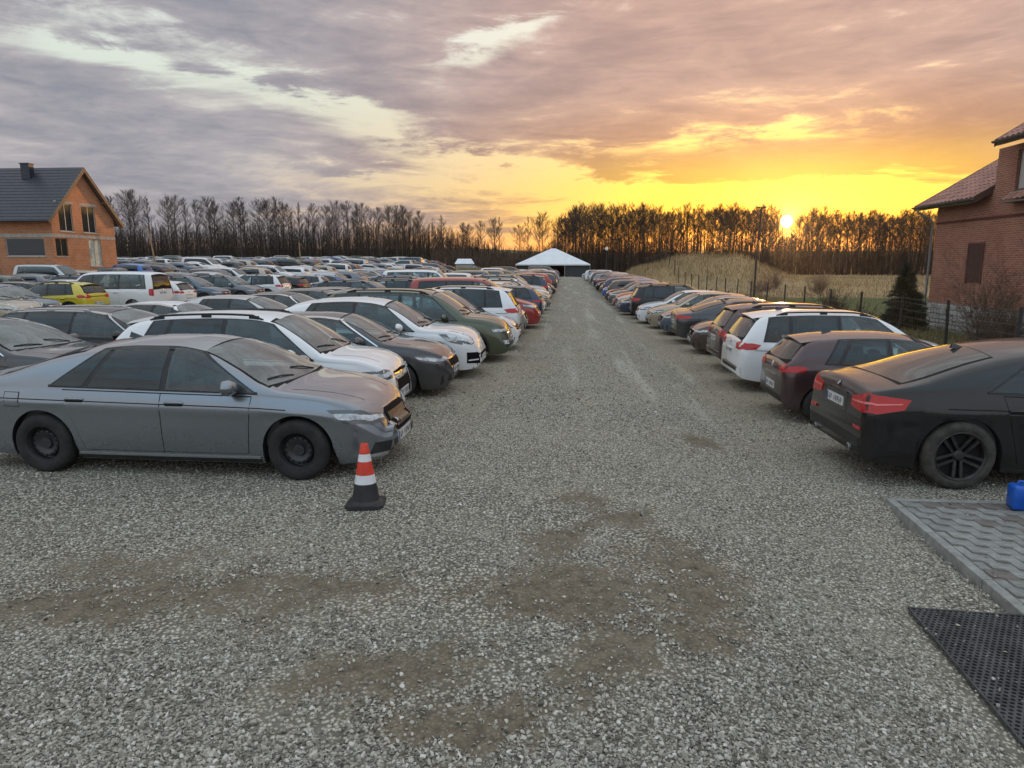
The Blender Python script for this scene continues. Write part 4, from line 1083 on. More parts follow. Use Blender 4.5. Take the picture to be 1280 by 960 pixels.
KINDS = {}
KINDS['liftback'] = dict(side=[(0, .905), (.08, .945), (.28, .972), (.5, .983), (.73, .990), (.79, 1.0), (.83, .993), (.92, .965), (1.0, .935)], L=4.98, W=1.87, wb=2.93, fo=.93, r=.335, gc=.17, arch=.05, lean=.46, crown=.085, plan_f=.50, nose=.13, plan_r=.74,
    top=[(0, .72), (.015, .90), (.05, 1.01), (.12, 1.05), (.42, 1.09), (.75, 1.19), (1.2, 1.335), (1.7, 1.435), (2.2, 1.475), (2.55, 1.475), (2.95, 1.42), (3.3, 1.275), (3.62, 1.10), (3.82, 1.0), (4.15, .955), (4.5, .885), (4.7, .815), (4.82, .735), (4.88, .65), (4.91, .55)],
    belt=[(0, .90), (.6, .965), (1.4, .955), (2.6, .935), (3.6, .915), (4.2, .875), (4.6, .77), (4.91, .46)],
    dlo=dict(screen=(3.80, 2.98), rear=('z', .52, 1.52), side=(1.26, 1.80, 3.60, 2.93), posts=[(1.66, 1.90), (2.56, 2.58)], sill=.03, head=.085),
    front=dict(lamp=([(-.075, .45, .60), (-.17, .66, .585), (-.42, .86, .635)], [(-.085, .45, .72), (-.20, .66, .735), (-.60, .875, .785)]),
        grille=[(([(-.36, .46), (-.28, .42), (0, .41), (.28, .42), (.36, .46)], [(-.40, .66), (-.32, .715), (0, .725), (.32, .715), (.40, .66)]), SATIN, .006), (([(-.345, .475), (-.27, .44), (0, .43), (.27, .44), (.345, .475)], [(-.385, .655), (-.31, .70), (0, .71), (.31, .70), (.385, .655)]), GRILLE, .012)],
        intake=[(([(-.70, .265), (0, .255), (.70, .265)], [(-.66, .385), (-.3, .36), (.3, .36), (.66, .385)]), TRIM, .006)],
        bar=[(([(-.74, .225), (0, .215), (.74, .225)], [(-.74, .252), (0, .242), (.74, .252)]), CHROME, .012)] + [(([(y-.006, .49), (y+.006, .49)], [(y*1.06-.006, .645), (y*1.06+.006, .645)]), SATIN, .018) for y in np.linspace(-.28, .28, 15)], plate=.36),
    rear=dict(tail=([(.03, .52, .83), (.10, .76, .83), (.40, .9, .86)], [(.05, .50, .93), (.14, .76, .95), (.46, .9, .95)]), step=[(([(-.75, .30), (.75, .30)], [(-.72, .48), (.72, .48)]), TRIM, .006)], plate=.72),
    doors=[((1.63, 2.54), (1.40, 2.54)), ((2.55, 3.50), (2.55, 3.56))], handle=.105, wheel='steel', antenna=1.75, sill_chrome=1, mirror_back=.22, chrome_handle=0,
    extra=[ex_fuel(.80, .13), ex_crease_shade(.35, 3.95, .115, .010), ex_hoodlines(.22, 1.05, .42, .66)])
KINDS['coupe suv'] = dict(side=[(0, .905), (.08, .945), (.28, .972), (.5, .980), (.68, .988), (.74, 1.0), (.79, .992), (.9, .965), (1.0, .935)], L=4.88, W=1.98, wb=2.93, fo=.87, r=.405, gc=.21, arch=.05, lean=.46, crown=.09, plan_f=.55, plan_r=.86,
    top=[(0, .80), (.015, .96), (.04, 1.10), (.09, 1.175), (.14, 1.185), (.42, 1.225), (.8, 1.36), (1.3, 1.525), (1.8, 1.635), (2.3, 1.685), (2.7, 1.69), (3.1, 1.645), (3.45, 1.46), (3.75, 1.24), (3.92, 1.14), (4.3, 1.08), (4.6, .98), (4.76, .87), (4.85, .72), (4.88, .58)],
    belt=[(0, 1.02), (.5, 1.125), (1.4, 1.12), (2.6, 1.075), (3.7, 1.05), (4.3, .99), (4.7, .82), (4.88, .50)],
    dlo=dict(screen=(3.9, 3.12), rear=('z', .44, 1.50, .80), side=(1.36, 1.98, 3.70, 3.05), posts=[(1.86, 2.14), (2.74, 2.74)], sill=.03, head=.10),
    front=dict(lamp=([(-.10, .50, .76), (-.2, .7, .75), (-.45, .92, .80)], [(-.12, .50, .87), (-.24, .7, .88), (-.55, .92, .90)]), grille=[(([(-.36, .62), (-.03, .60), (.03, .60), (.36, .62)], [(-.34, .84), (-.03, .85), (.03, .85), (.34, .84)]), GRILLE, .01)], intake=[(smile(.72, .28, .46), TRIM, .006)], plate=.48),
    rear=dict(tail=([(.02, .50, .90), (.05, .74, .875), (.12, .92, .875), (.42, .985, .945)], [(.03, .47, 1.02), (.06, .74, 1.075), (.13, .92, 1.105), (.50, .97, 1.065)]),
        strip=([(.02, .50, .965), (.05, .76, .968), (.12, .92, .98), (.40, .98, 1.005)], [(.02, .50, .988), (.05, .76, .990), (.12, .92, 1.002), (.40, .98, 1.02)]),
        panel=[(([(-.36, .80), (.36, .80)], [(-.33, 1.0), (.33, 1.0)]), GLOSS, .004)], step=[(smile(.80, .36, .56), TRIM, .006)],
        fog=[(([(.62, .66), (.82, .66)], [(.62, .70), (.82, .70)]), TAIL, .012)], bar=[(([(-.33, 1.01), (.33, 1.01)], [(-.33, 1.03), (.33, 1.03)]), GLOSS, .018)], plate=.90),
    doors=[((1.72, 2.70), (1.50, 2.70)), ((2.72, 3.66), (2.72, 3.72))], handle=.17, wheel='big', antenna=1.45, clad=0, mirror_back=.25, spoiler=None,
    extra=[ex_roundel(1.10), ex_exhaust(.56, .40), ex_crease_shade(.9, 3.9, .16, .012)])
KINDS['suv'] = dict(L=4.49, W=1.84, wb=2.68, fo=.89, r=.350, gc=.20, lean=.36, crown=.07, plan_f=.60, plan_r=.80,
    top=[(0, .82), (.015, .95), (.05, 1.06), (.14, 1.21), (.28, 1.42), (.38, 1.54), (.52, 1.60), (.9, 1.64), (1.6, 1.66), (2.2, 1.655), (2.66, 1.60), (2.95, 1.48), (3.3, 1.25), (3.52, 1.10), (3.9, 1.05), (4.2, .96), (4.36, .85), (4.45, .70), (4.49, .55)],
    belt=[(0, .94), (.3, 1.03), (1.5, 1.02), (2.6, .99), (3.5, .965), (4.0, .91), (4.3, .76), (4.49, .48)],
    dlo=dict(screen=(3.50, 2.72), rear=('x', 1.10, 1.47, .67, .58), side=(.50, .62, 3.30, 2.66), posts=[(.98, 1.02), (1.95, 1.95)], sill=.03, head=.10),
    front=dict(lamp=([(-.07, .48, .72), (-.15, .66, .71), (-.40, .86, .75)], [(-.09, .48, .81), (-.18, .66, .82), (-.48, .86, .84)]), grille=[(smile(.46, .66, .80), GRILLE, .006)], bar=[(([(-.45, .72), (.45, .72)], [(-.45, .74), (.45, .74)]), CHROME, .014)], intake=[(smile(.66, .28, .47), TRIM, .006)], plate=.52),
    rear=dict(tail=([(.03, .50, .885), (.10, .74, .87), (.32, .9, .90)], [(.07, .47, .985), (.14, .72, 1.005), (.42, .88, 1.0)]), step=[(smile(.80, .34, .52), TRIM, .006)], bar=[(([(-.72, .50), (.72, .50)], [(-.72, .518), (.72, .518)]), SATIN, .012)], plate=.80),
    doors=[((1.30, 1.94), (1.02, 1.94)), ((1.95, 3.14), (1.95, 3.20))], handle=.15, wheel='five', antenna=1.0, clad=1, mirror_back=.26, rails=(.75, 2.6), spoiler=(.36, .30), extra=[ex_badge('-x', 0, .99, .05), ex_badge('+x', 0, .74, .055), ex_crease_shade(.3, 3.5, .15, .010), ex_hoodlines(.25, .95, .48, .66)])
KINDS['crossover'] = dict(L=4.30, W=1.78, wb=2.67, fo=.86, r=.335, gc=.20, lean=.38, crown=.075, plan_f=.58, plan_r=.78,
    top=[(0, .80), (.015, .94), (.06, 1.06), (.16, 1.20), (.30, 1.38), (.42, 1.49), (.6, 1.55), (1.1, 1.60), (1.7, 1.615), (2.2, 1.60), (2.55, 1.545), (2.9, 1.37), (3.2, 1.17), (3.38, 1.055), (3.75, 1.01), (4.02, .93), (4.18, .84), (4.26, .70), (4.30, .54)],
    belt=[(0, .95), (.3, 1.04), (1.2, 1.02), (2.4, .96), (3.3, .93), (3.8, .885), (4.1, .76), (4.30, .46)],
    dlo=dict(screen=(3.36, 2.60), rear=('x', 1.10, 1.40, .64, .54), side=(.62, .82, 3.18, 2.55), posts=[(.98, 1.08), (1.86, 1.87)], sill=.03, head=.10),
    front=dict(lamp=([(-.09, .48, .655), (-.2, .68, .64), (-.42, .83, .67)], [(-.11, .46, .77), (-.22, .66, .785), (-.52, .83, .79)]), amber=([(-.36, .82, .69), (-.47, .84, .705)], [(-.36, .82, .74), (-.50, .84, .76)]),
        grille=[(([(-.40, .24), (-.42, .34), (0, .34), (.42, .34), (.40, .24)], [(-.30, .36), (-.44, .50), (-.36, .74), (0, .76), (.36, .74), (.44, .50), (.30, .36)][1:-1]), GRILLE, .006)], bar=[(([(-.38, .62), (.38, .62)], [(-.38, .645), (.38, .645)]), CHROME, .014), (([(-.38, .695), (.38, .695)], [(-.38, .715), (.38, .715)]), CHROME, .014)], intake=[(([(-.62, .245), (.62, .245)], [(-.60, .29), (.60, .29)]), SATIN, .01)], plate=.40),
    rear=dict(tail=([(.04, .50, .86), (.1, .7, .85), (.34, .86, .9)], [(.06, .5, .96), (.13, .7, .98), (.36, .85, 1.0)]), step=[(smile(.74, .34, .52), TRIM, .006)], plate=.78),
    doors=[((1.26, 1.86), (.95, 1.86)), ((1.87, 3.0), (1.87, 3.08))], handle=.15, wheel='five', antenna=.8, clad=0, mirror_back=.26, rails=(.72, 2.4), spoiler=(.42, .26), extra=[ex_badge('+x', 0, .66, .05), ex_crease_shade(.4, 3.2, .15, .010), ex_hoodlines(.25, .9, .44, .62)])
KINDS['sporty suv'] = dict(L=4.70, W=1.92, wb=2.81, fo=.92, r=.360, gc=.20, lean=.44, crown=.085, plan_f=.52, nose=.15, plan_r=.74,
    top=[(0, .82), (.015, .96), (.06, 1.06), (.16, 1.14), (.40, 1.30), (.62, 1.44), (.9, 1.53), (1.4, 1.60), (2.0, 1.625), (2.45, 1.60), (2.8, 1.53), (3.15, 1.36), (3.45, 1.17), (3.62, 1.07), (4.0, 1.03), (4.35, .955), (4.52, .87), (4.64, .73), (4.70, .56)],
    belt=[(0, .95), (.4, 1.04), (1.4, 1.03), (2.6, .99), (3.6, .95), (4.1, .93), (4.45, .79), (4.70, .46)],
    dlo=dict(screen=(3.60, 2.82), rear=('z', .30, .78, .72), side=(.98, 1.28, 3.40, 2.78), posts=[(1.16, 1.40), (2.16, 2.16)], sill=.03, head=.09),
    front=dict(lamp=([(-.20, .52, .70), (-.3, .66, .69), (-.55, .83, .76)], [(-.28, .50, .81), (-.44, .66, .85), (-.80, .83, .90)]),
        intake=[(([(-.55, .27), (.55, .27)], [(-.62, .52), (.62, .52)]), GRILLE, .006)], fog=[(([(.50, .31), (.76, .34)], [(.52, .54), (.78, .56)]), GRILLE, .010)], bar=[(([(-.74, .385), (.74, .385)], [(-.74, .41), (.74, .41)]), PAINT['white'], .018)], step=[(smile(.62, .215, .25), TRIM, .014)], plate=.40),
    rear=dict(tail=([(.05, .45, .88), (.12, .7, .88), (.38, .9, .92)], [(.06, .45, .96), (.15, .7, .98), (.42, .9, 1.0)]), step=[(smile(.8, .32, .50), TRIM, .006)], plate=.6),
    doors=[((1.42, 2.14), (1.16, 2.14)), ((2.15, 3.22), (2.15, 3.30))], handle=.15, wheel='ten', antenna=1.2, clad=0, mirror_back=.25, extra=[ex_badge('+x', 0, .80, .045), ex_hoodlines(.35, 1.0, .40, .60)])
KINDS['wagon'] = dict(L=4.60, W=1.80, wb=2.65, fo=.90, r=.320, gc=.15, lean=.44, crown=.08, plan_f=.52, nose=.13, plan_r=.76,
    top=[(0, .74), (.015, .88), (.06, .98), (.2, 1.09), (.42, 1.26), (.62, 1.35), (1.0, 1.41), (1.6, 1.445), (2.2, 1.45), (2.65, 1.405), (3.0, 1.275), (3.3, 1.10), (3.52, .985), (3.9, .925), (4.25, .85), (4.42, .775), (4.54, .66), (4.60, .52)],
    belt=[(0, .90), (.5, .955), (1.5, .935), (2.6, .91), (3.5, .885), (4.0, .835), (4.35, .72), (4.60, .44)],
    dlo=dict(screen=(3.50, 2.68), rear=('z', .20, .50, .74), side=(.66, .92, 3.32, 2.62), posts=[(1.04, 1.16), (2.06, 2.07)], sill=.03, head=.085),
    front=dict(lamp=([(-.12, .46, .60), (-.22, .66, .59), (-.5, .85, .66)], [(-.14, .46, .69), (-.26, .66, .71), (-.62, .86, .765)]), grille=[(smile(.42, .53, .64), GRILLE, .006)], bar=[(([(-.42, .64), (.42, .64)], [(-.42, .66), (.42, .66)]), CHROME, .012)], intake=[(smile(.66, .22, .38), TRIM, .006)], plate=.44),
    rear=dict(tail=([(.04, .44, .82), (.1, .7, .82), (.34, .88, .86)], [(.06, .44, .90), (.13, .7, .92), (.4, .88, .93)]), step=[(smile(.74, .28, .46), TRIM, .006)], plate=.68),
    doors=[((1.52, 2.05), (1.20, 2.05)), ((2.06, 3.20), (2.06, 3.26))], handle=.12, wheel='ten', antenna=1.0, chrome=1, mirror_back=.24, extra=[ex_badge('+x', 0, .69, .045), ex_hoodlines(.28, .95, .42, .62)])
KINDS['estate'] = dict(KINDS['wagon'], top=[(0, .76), (.015, .90), (.06, 1.0), (.16, 1.14), (.30, 1.30), (.44, 1.40), (.7, 1.455), (1.4, 1.485), (2.1, 1.48), (2.65, 1.42), (3.0, 1.285), (3.3, 1.10), (3.52, .985), (3.9, .935), (4.25, .87), (4.42, .79), (4.54, .67), (4.60, .52)],
    dlo=dict(screen=(3.50, 2.68), rear=('x', 1.04, 1.33, .64, .55), side=(.44, .62, 3.32, 2.62), posts=[(1.0, 1.06), (2.02, 2.03)], sill=.03, head=.085), chrome=2, rails=(.6, 2.4), rail_black=0, wheel='five')
KINDS['hatchback'] = dict(L=4.06, W=1.74, wb=2.58, fo=.84, r=.312, gc=.16, lean=.42, crown=.075, plan_f=.54, plan_r=.76,
    top=[(0, .76), (.015, .88), (.05, .98), (.14, 1.10), (.28, 1.27), (.38, 1.37), (.6, 1.43), (1.1, 1.47), (1.6, 1.475), (2.05, 1.44), (2.45, 1.30), (2.8, 1.10), (3.02, .985), (3.4, .93), (3.72, .85), (3.9, .765), (4.0, .65), (4.06, .50)],
    belt=[(0, .90), (.3, .985), (1.2, .96), (2.2, .92), (3.0, .885), (3.5, .83), (3.85, .70), (4.06, .42)],
    dlo=dict(screen=(3.0, 2.16), rear=('x', 1.02, 1.31, .60, .50), side=(.66, .90, 2.84, 2.10), posts=[(.86, 1.06), (1.64, 1.65)], sill=.03, head=.09),
    front=dict(lamp=([(-.10, .42, .62), (-.2, .62, .61), (-.46, .80, .67)], [(-.12, .42, .73), (-.24, .62, .74), (-.58, .81, .77)]), grille=[(smile(.40, .58, .68), GRILLE, .006)], bar=[(([(-.36, .62), (.36, .62)], [(-.36, .64), (.36, .64)]), CHROME, .012)], intake=[(smile(.60, .24, .40), TRIM, .006)], plate=.47),
    rear=dict(tail=([(.02, .46, .84), (.07, .66, .83), (.30, .84, .87)], [(.05, .43, .915), (.11, .64, .94), (.38, .83, .945)]), step=[(smile(.66, .30, .44), TRIM, .006)], bar=[(([(-.3, .74), (.3, .74)], [(-.3, .765), (.3, .765)]), SATIN, .012)], plate=.56),
    doors=[((1.02, 1.64), (.80, 1.64)), ((1.65, 2.72), (1.65, 2.78))], handle=.13, wheel='five', antenna=.9, mirror_back=.25, spoiler=(.38, .24), extra=[ex_badge('-x', 0, .90, .05), ex_badge('+x', 0, .64, .055), ex_hoodlines(.25, .85, .40, .58)])
KINDS['saloon'] = dict(L=4.80, W=1.85, wb=2.87, fo=.88, r=.335, gc=.16, lean=.46, crown=.085, plan_f=.52, nose=.13, plan_r=.74,
    top=[(0, .74), (.015, .90), (.05, 1.02), (.12, 1.06), (.5, 1.09), (.72, 1.13), (1.1, 1.28), (1.5, 1.40), (2.0, 1.455), (2.4, 1.455), (2.8, 1.40), (3.15, 1.26), (3.45, 1.10), (3.66, 1.0), (4.05, .955), (4.4, .88), (4.6, .80), (4.73, .69), (4.80, .54)],
    belt=[(0, .92), (.6, .97), (1.5, .955), (2.6, .93), (3.5, .91), (4.1, .87), (4.5, .75), (4.80, .45)],
    dlo=dict(screen=(3.64, 2.84), rear=('z', .78, 1.36), side=(1.02, 1.46, 3.46, 2.78), posts=[(1.42, 1.58), (2.38, 2.40)], sill=.03, head=.085),
    front=dict(lamp=([(-.10, .50, .62), (-.2, .70, .62), (-.45, .87, .68)], [(-.12, .48, .72), (-.24, .68, .74), (-.58, .88, .77)]), grille=[(smile(.42, .46, .70), CHROME, .004), (smile(.40, .475, .685), GRILLE, .010)], intake=[(smile(.72, .23, .38), TRIM, .006)], plate=.42),
    rear=dict(tail=([(.02, .40, .84), (.08, .70, .84), (.36, .90, .88)], [(.04, .40, .92), (.12, .70, .95), (.44, .90, .955)]), step=[(smile(.76, .28, .44), TRIM, .006)], plate=.66),
    doors=[((1.50, 2.36), (1.20, 2.36)), ((2.37, 3.34), (2.37, 3.40))], handle=.11, wheel='ten', antenna=1.55, chrome=1, mirror_back=.24, extra=[ex_badge('+x', 0, .60, .05), ex_crease_shade(.3, 3.6, .13, .010), ex_hoodlines(.28, 1.0, .42, .64)])
KINDS['people carrier'] = dict(L=4.52, W=1.82, wb=2.74, fo=.92, r=.325, gc=.17, lean=.36, crown=.07, plan_f=.56, plan_r=.80,
    top=[(0, .80), (.015, .92), (.05, 1.02), (.12, 1.20), (.22, 1.42), (.34, 1.54), (.6, 1.60), (1.2, 1.645), (1.9, 1.65), (2.4, 1.60), (2.8, 1.44), (3.2, 1.21), (3.55, 1.01), (3.85, .92), (4.15, .84), (4.32, .76), (4.44, .65), (4.52, .50)],
    belt=[(0, .92), (.3, .99), (1.3, .98), (2.5, .95), (3.4, .91), (3.9, .83), (4.3, .69), (4.52, .44)],
    dlo=dict(screen=(3.50, 2.46), rear=('x', 1.06, 1.44, .68, .60), side=(.36, .50, 3.38, 2.42), posts=[(1.00, 1.02), (1.92, 1.93), (2.72, 2.30)], sill=.03, head=.10, glass=1),
    front=dict(lamp=([(-.12, .48, .62), (-.22, .68, .61), (-.5, .85, .68)], [(-.16, .46, .74), (-.3, .66, .77), (-.70, .85, .83)]), grille=[(smile(.46, .56, .66), GRILLE, .006)], bar=[(([(-.42, .60), (.42, .60)], [(-.42, .62), (.42, .62)]), CHROME, .012)], intake=[(smile(.66, .23, .38), TRIM, .006)], plate=.45),
    rear=dict(tail=([(.03, .62, .86), (.08, .74, .85), (.22, .88, .88)], [(.12, .62, 1.20), (.16, .74, 1.22), (.30, .82, 1.2)]), step=[(smile(.74, .30, .46), TRIM, .006)], plate=.76),
    doors=[((1.36, 1.92), (1.04, 1.92)), ((1.93, 2.98), (1.93, 3.06))], handle=.14, wheel='five', antenna=.9, mirror_back=.34, spoiler=(.30, .26), extra=[ex_badge('+x', 0, .60, .05), ex_hoodlines(.3, .8, .42, .60)])
KINDS['small van'] = dict(L=4.75, W=1.88, wb=2.90, fo=.92, r=.335, gc=.18, lean=.22, crown=.06, plan_f=.58, plan_r=.88,
    top=[(0, .84), (.012, .98), (.03, 1.2), (.07, 1.55), (.13, 1.74), (.26, 1.80), (.8, 1.835), (1.8, 1.845), (2.4, 1.83), (2.75, 1.77), (3.1, 1.58), (3.5, 1.29), (3.72, 1.14), (4.0, 1.06), (4.35, .96), (4.55, .85), (4.68, .70), (4.75, .54)],
    belt=[(0, 1.05), (.3, 1.09), (2.4, 1.08), (3.2, 1.04), (3.7, .99), (4.2, .89), (4.5, .76), (4.75, .48)],
    dlo=dict(screen=(3.70, 2.82), rear=('x', 1.16, 1.60, .66, .60), side=(.36, .44, 3.52, 2.76), posts=[(1.40, 1.40), (2.36, 2.36)], sill=.03, head=.14),
    front=dict(lamp=([(-.10, .52, .72), (-.2, .70, .72), (-.5, .88, .80)], [(-.14, .50, .86), (-.28, .68, .89), (-.62, .88, .93)]), grille=[(smile(.50, .66, .76), GRILLE, .006)], bar=[(([(-.46, .70), (.46, .70)], [(-.46, .72), (.46, .72)]), CHROME, .012)], intake=[(smile(.70, .26, .46), TRIM, .006)], plate=.52),
    rear=dict(tail=([(.02, .80, .90), (.06, .87, .90), (.18, .92, .92)], [(.05, .78, 1.24), (.08, .85, 1.24), (.22, .90, 1.24)]), step=[(smile(.80, .32, .48), TRIM, .006)], plate=.86),
    doors=[((1.36, 2.36), (1.36, 2.36)), ((2.37, 3.34), (2.37, 3.42))], handle=.14, wheel='five', antenna=2.4, clad=1, mirror_back=.32, extra=[ex_badge('+x', 0, .80, .05), ex_panelside(1.4, 3.3)])
KINDS['minibus'] = dict(L=4.90, W=1.90, wb=3.0, fo=.90, r=.335, gc=.20, lean=.24, crown=.06, plan_f=.66, plan_r=.90,
    top=[(0, .86), (.01, 1.0), (.02, 1.2), (.07, 1.6), (.15, 1.86), (.26, 1.93), (.8, 1.965), (2.2, 1.975), (3.0, 1.96), (3.4, 1.90), (3.75, 1.66), (4.1, 1.34), (4.3, 1.17), (4.5, 1.09), (4.7, 1.0), (4.82, .86), (4.88, .70), (4.90, .56)],
    belt=[(0, 1.10), (.3, 1.17), (3.2, 1.17), (4.0, 1.10), (4.4, .98), (4.7, .84), (4.90, .5)],
    dlo=dict(screen=(4.28, 3.46), rear=('x', 1.26, 1.74, .68, .60), side=(.34, .46, 4.06, 3.38), posts=[(1.62, 1.62), (2.90, 2.90)], sill=.03, head=.15, glass=1),
    front=dict(lamp=([(-.05, .52, .74), (-.10, .70, .74), (-.28, .88, .80)], [(-.09, .52, .88), (-.16, .70, .90), (-.36, .88, .94)]), grille=[(smile(.50, .74, .86), GRILLE, .006)], intake=[(smile(.66, .28, .46), TRIM, .006)], plate=.52),
    rear=dict(tail=([(.02, .78, .86), (.05, .86, .86), (.14, .92, .88)], [(.04, .76, 1.18), (.06, .84, 1.18), (.17, .91, 1.18)]), step=[(smile(.84, .32, .50), PAINT['white'], .006)], plate=.98),
    doors=[((1.60, 2.90), (1.60, 2.90)), ((2.92, 3.86), (2.92, 3.95))], handle=.16, wheel='van', antenna=3.2, mirror_back=.30, extra=[ex_badge('-x', 0, 1.12, .06), ex_badge('+x', 0, .92, .06)])
KINDS['boxy suv'] = dict(KINDS['suv'], L=4.60, lean=.30, top=[(0, .84), (.015, .98), (.04, 1.1), (.10, 1.28), (.20, 1.52), (.30, 1.64), (.5, 1.69), (1.0, 1.715), (1.8, 1.72), (2.35, 1.70), (2.75, 1.64), (3.05, 1.50), (3.4, 1.27), (3.6, 1.13), (4.0, 1.08), (4.3, 1.0), (4.47, .88), (4.56, .72), (4.60, .55)],
    dlo=dict(screen=(3.58, 2.82), rear=('x', 1.12, 1.52, .68, .60), side=(.36, .46, 3.38, 2.76), posts=[(1.0, 1.02), (2.02, 2.02)], sill=.03, head=.11, glass=1),
    front=dict(lamp=([(-.08, .52, .70), (-.15, .70, .70), (-.30, .86, .72)], [(-.10, .52, .84), (-.18, .70, .85), (-.40, .86, .85)]), grille=[(smile(.44, .68, .82), CHROME, .006)], intake=[(smile(.62, .28, .44), TRIM, .006)], fog=[(([(.55, .44), (.68, .44)], [(.55, .53), (.68, .53)]), LAMP, .012)], plate=.54), rails=(.7, 2.7), spoiler=(.28, .26))
KINDS['small crossover'] = dict(KINDS['crossover'], L=4.14, top=[(0, .80), (.015, .94), (.05, 1.05), (.13, 1.18), (.24, 1.36), (.34, 1.46), (.5, 1.52), (1.0, 1.565), (1.6, 1.57), (2.05, 1.535), (2.4, 1.44), (2.75, 1.25), (3.02, 1.07), (3.2, .985), (3.56, .95), (3.86, .88), (4.02, .80), (4.10, .68), (4.14, .54)],
    belt=[(0, .95), (.3, 1.02), (1.2, 1.0), (2.2, .95), (3.1, .91), (3.6, .87), (3.94, .76), (4.14, .46)], wb=2.56, fo=.84, rear=dict(tail=([(.03, .46, .88), (.08, .66, .87), (.32, .86, .9)], [(.05, .44, .98), (.12, .64, 1.0), (.40, .85, 1.0)]), step=[(smile(.74, .34, .56), TRIM, .006)], bar=[(([(-.45, .93), (.45, .93)], [(-.45, .955), (.45, .955)]), GLOSS, .012)], plate=.66),
    dlo=dict(screen=(3.18, 2.42), rear=('x', 1.10, 1.40, .64, .55), side=(.56, .74, 3.0, 2.36), posts=[(.86, .96), (1.72, 1.73)], sill=.03, head=.10), doors=[((1.10, 1.72), (.84, 1.72)), ((1.73, 2.84), (1.73, 2.92))], clad=1, rails=(.62, 2.2), spoiler=(.34, .26))

def car_proto(kind, lod):
    if (kind, lod) not in PROTO:
        c = Car(**KINDS[kind]); PROTO[kind, lod] = (build_car(c, kind, lod), c.L)
    return PROTO[kind, lod]
def join_lod(kind, lod=2):
    """one mesh of few faces for cars too far off to show their parts; slot 0 is the paint"""
    key = (kind, 'far', lod)
    if key in PROTO: return PROTO[key]
    parts, L = car_proto(kind, lod); mats = [PAINT['white']]; v, f, mi, sm = [], [], [], []
    for nm, me, par, loc, rz in parts:
        b = len(v); M = Matrix.Translation((loc[0] - L/2, loc[1], loc[2])) @ Matrix.Rotation(rz, 4, 'Z')
        v += [tuple(M @ q.co) for q in me.vertices]
        for p in me.polygons:
            m_ = me.materials[p.material_index]
            if m_ not in mats: mats.append(m_)
            f.append(tuple(i + b for i in p.vertices)); mi.append(mats.index(m_)); sm.append(p.use_smooth)
    me = bpy.data.meshes.new('distant_' + kind.replace(' ', '_')); me.from_pydata(v, [], f); me.polygons.foreach_set('material_index', mi); me.polygons.foreach_set('use_smooth', sm)
    for m_ in mats: me.materials.append(m_)
    PROTO[key] = me
    return me
NAME = {'liftback': 'parked_car', 'coupe suv': 'parked_car', 'suv': 'parked_car', 'minibus': 'parked_minibus', 'small van': 'parked_van'}
def put_car(kind, paint, x, y, heading, label, group, lod=1, tilt=None):
    """heading in degrees: 0 = nose towards +X"""
    nm = NAME.get(kind, 'parked_car')
    cat = {'minibus': 'minibus', 'small van': 'van'}.get(kind, 'car')
    if lod == 2:
        me = join_lod(kind); root = bpy.data.objects.new(nm, me); COL.objects.link(root)
        sl = root.material_slots[0]; sl.link = 'OBJECT'; sl.material = PAINT[paint]
    else:
        key = (kind, lod, 'root')
        if key not in PROTO: PROTO[key] = root = emit(*((car_proto(kind, lod)[0], nm, paint, car_proto(kind, lod)[1])))
        else: root = copy_tree(PROTO[key])
        repaint(root, paint)
    h = R(heading); z0 = tz(x, y); c_, s_ = math.cos(h), math.sin(h)
    zf, zr = tz(x + 1.4*c_, y + 1.4*s_), tz(x - 1.4*c_, y - 1.4*s_); zl, zr2 = tz(x - .8*s_, y + .8*c_), tz(x + .8*s_, y - .8*c_)
    root.rotation_mode = 'XYZ'; root.location = (x, y, (zf + zr + zl + zr2)/4 - .006)
    root.rotation_euler = (math.atan2(zl - zr2, 1.6), -math.atan2(zf - zr, 2.8), h)
    tag(root, label, cat, group)
    return root
# ------------------------------------------------------------------ buildings
def brick_mat(name, c1, c2, mortar, bw, bh, msize=.012, rough=.9):
    m = bpy.data.materials.new(name); m.use_nodes = True; t = NT(m.node_tree); b = m.node_tree.nodes['Principled BSDF']
    P = V(t, t.node('ShaderNodeNewGeometry').outputs['Position']); x, y, z = t.xyz(P)
    bt = t.node('ShaderNodeTexBrick'); t.put(bt.inputs['Vector'], t.vec(x + y, z, 0.0)); bt.inputs['Scale'].default_value = 1
    bt.inputs['Brick Width'].default_value = bw; bt.inputs['Row Height'].default_value = bh; bt.inputs['Mortar Size'].default_value = msize
    for k, c in (('Color1', c1), ('Color2', c2), ('Mortar', mortar)): bt.inputs[k].default_value = (*c, 1)
    n1 = t.noise(P, .8, 5, .6); n2 = t.noise(P, 7, 4, .6)
    c = t.mix(t.smooth(n1, .45, .7)*.35, V(t, bt.outputs['Color']), tuple(q*.6 for q in c1)); c = t.mix(t.smooth(n2, .55, .75)*.25, c, mortar)
    t.put(b.inputs['Base Color'], c); b.inputs['Roughness'].default_value = rough
    bp = t.node('ShaderNodeBump'); bp.inputs['Strength'].default_value = .6; bp.inputs['Distance'].default_value = .01; t.put(bp.inputs['Height'], 1.0 - V(t, bt.outputs['Fac'])); t.put(b.inputs['Normal'], V(t, bp.outputs[0]))
    return m
block_m = brick_mat('clay_block', (.47, .175, .075), (.55, .225, .10), (.42, .33, .25), .38, .25, .016)
brick_m = brick_mat('red_brick', (.30, .092, .052), (.43, .15, .088), (.36, .26, .20), .26, .078, .014)
ring_m = mat('concrete', (.42, .38, .33), .9, var=.2, vscale=3, bump=.2); oak = mat('timber', (.20, .13, .08), .75, var=.3, vscale=6); wtrim = mat('pale_frame', (.48, .46, .42), .6)
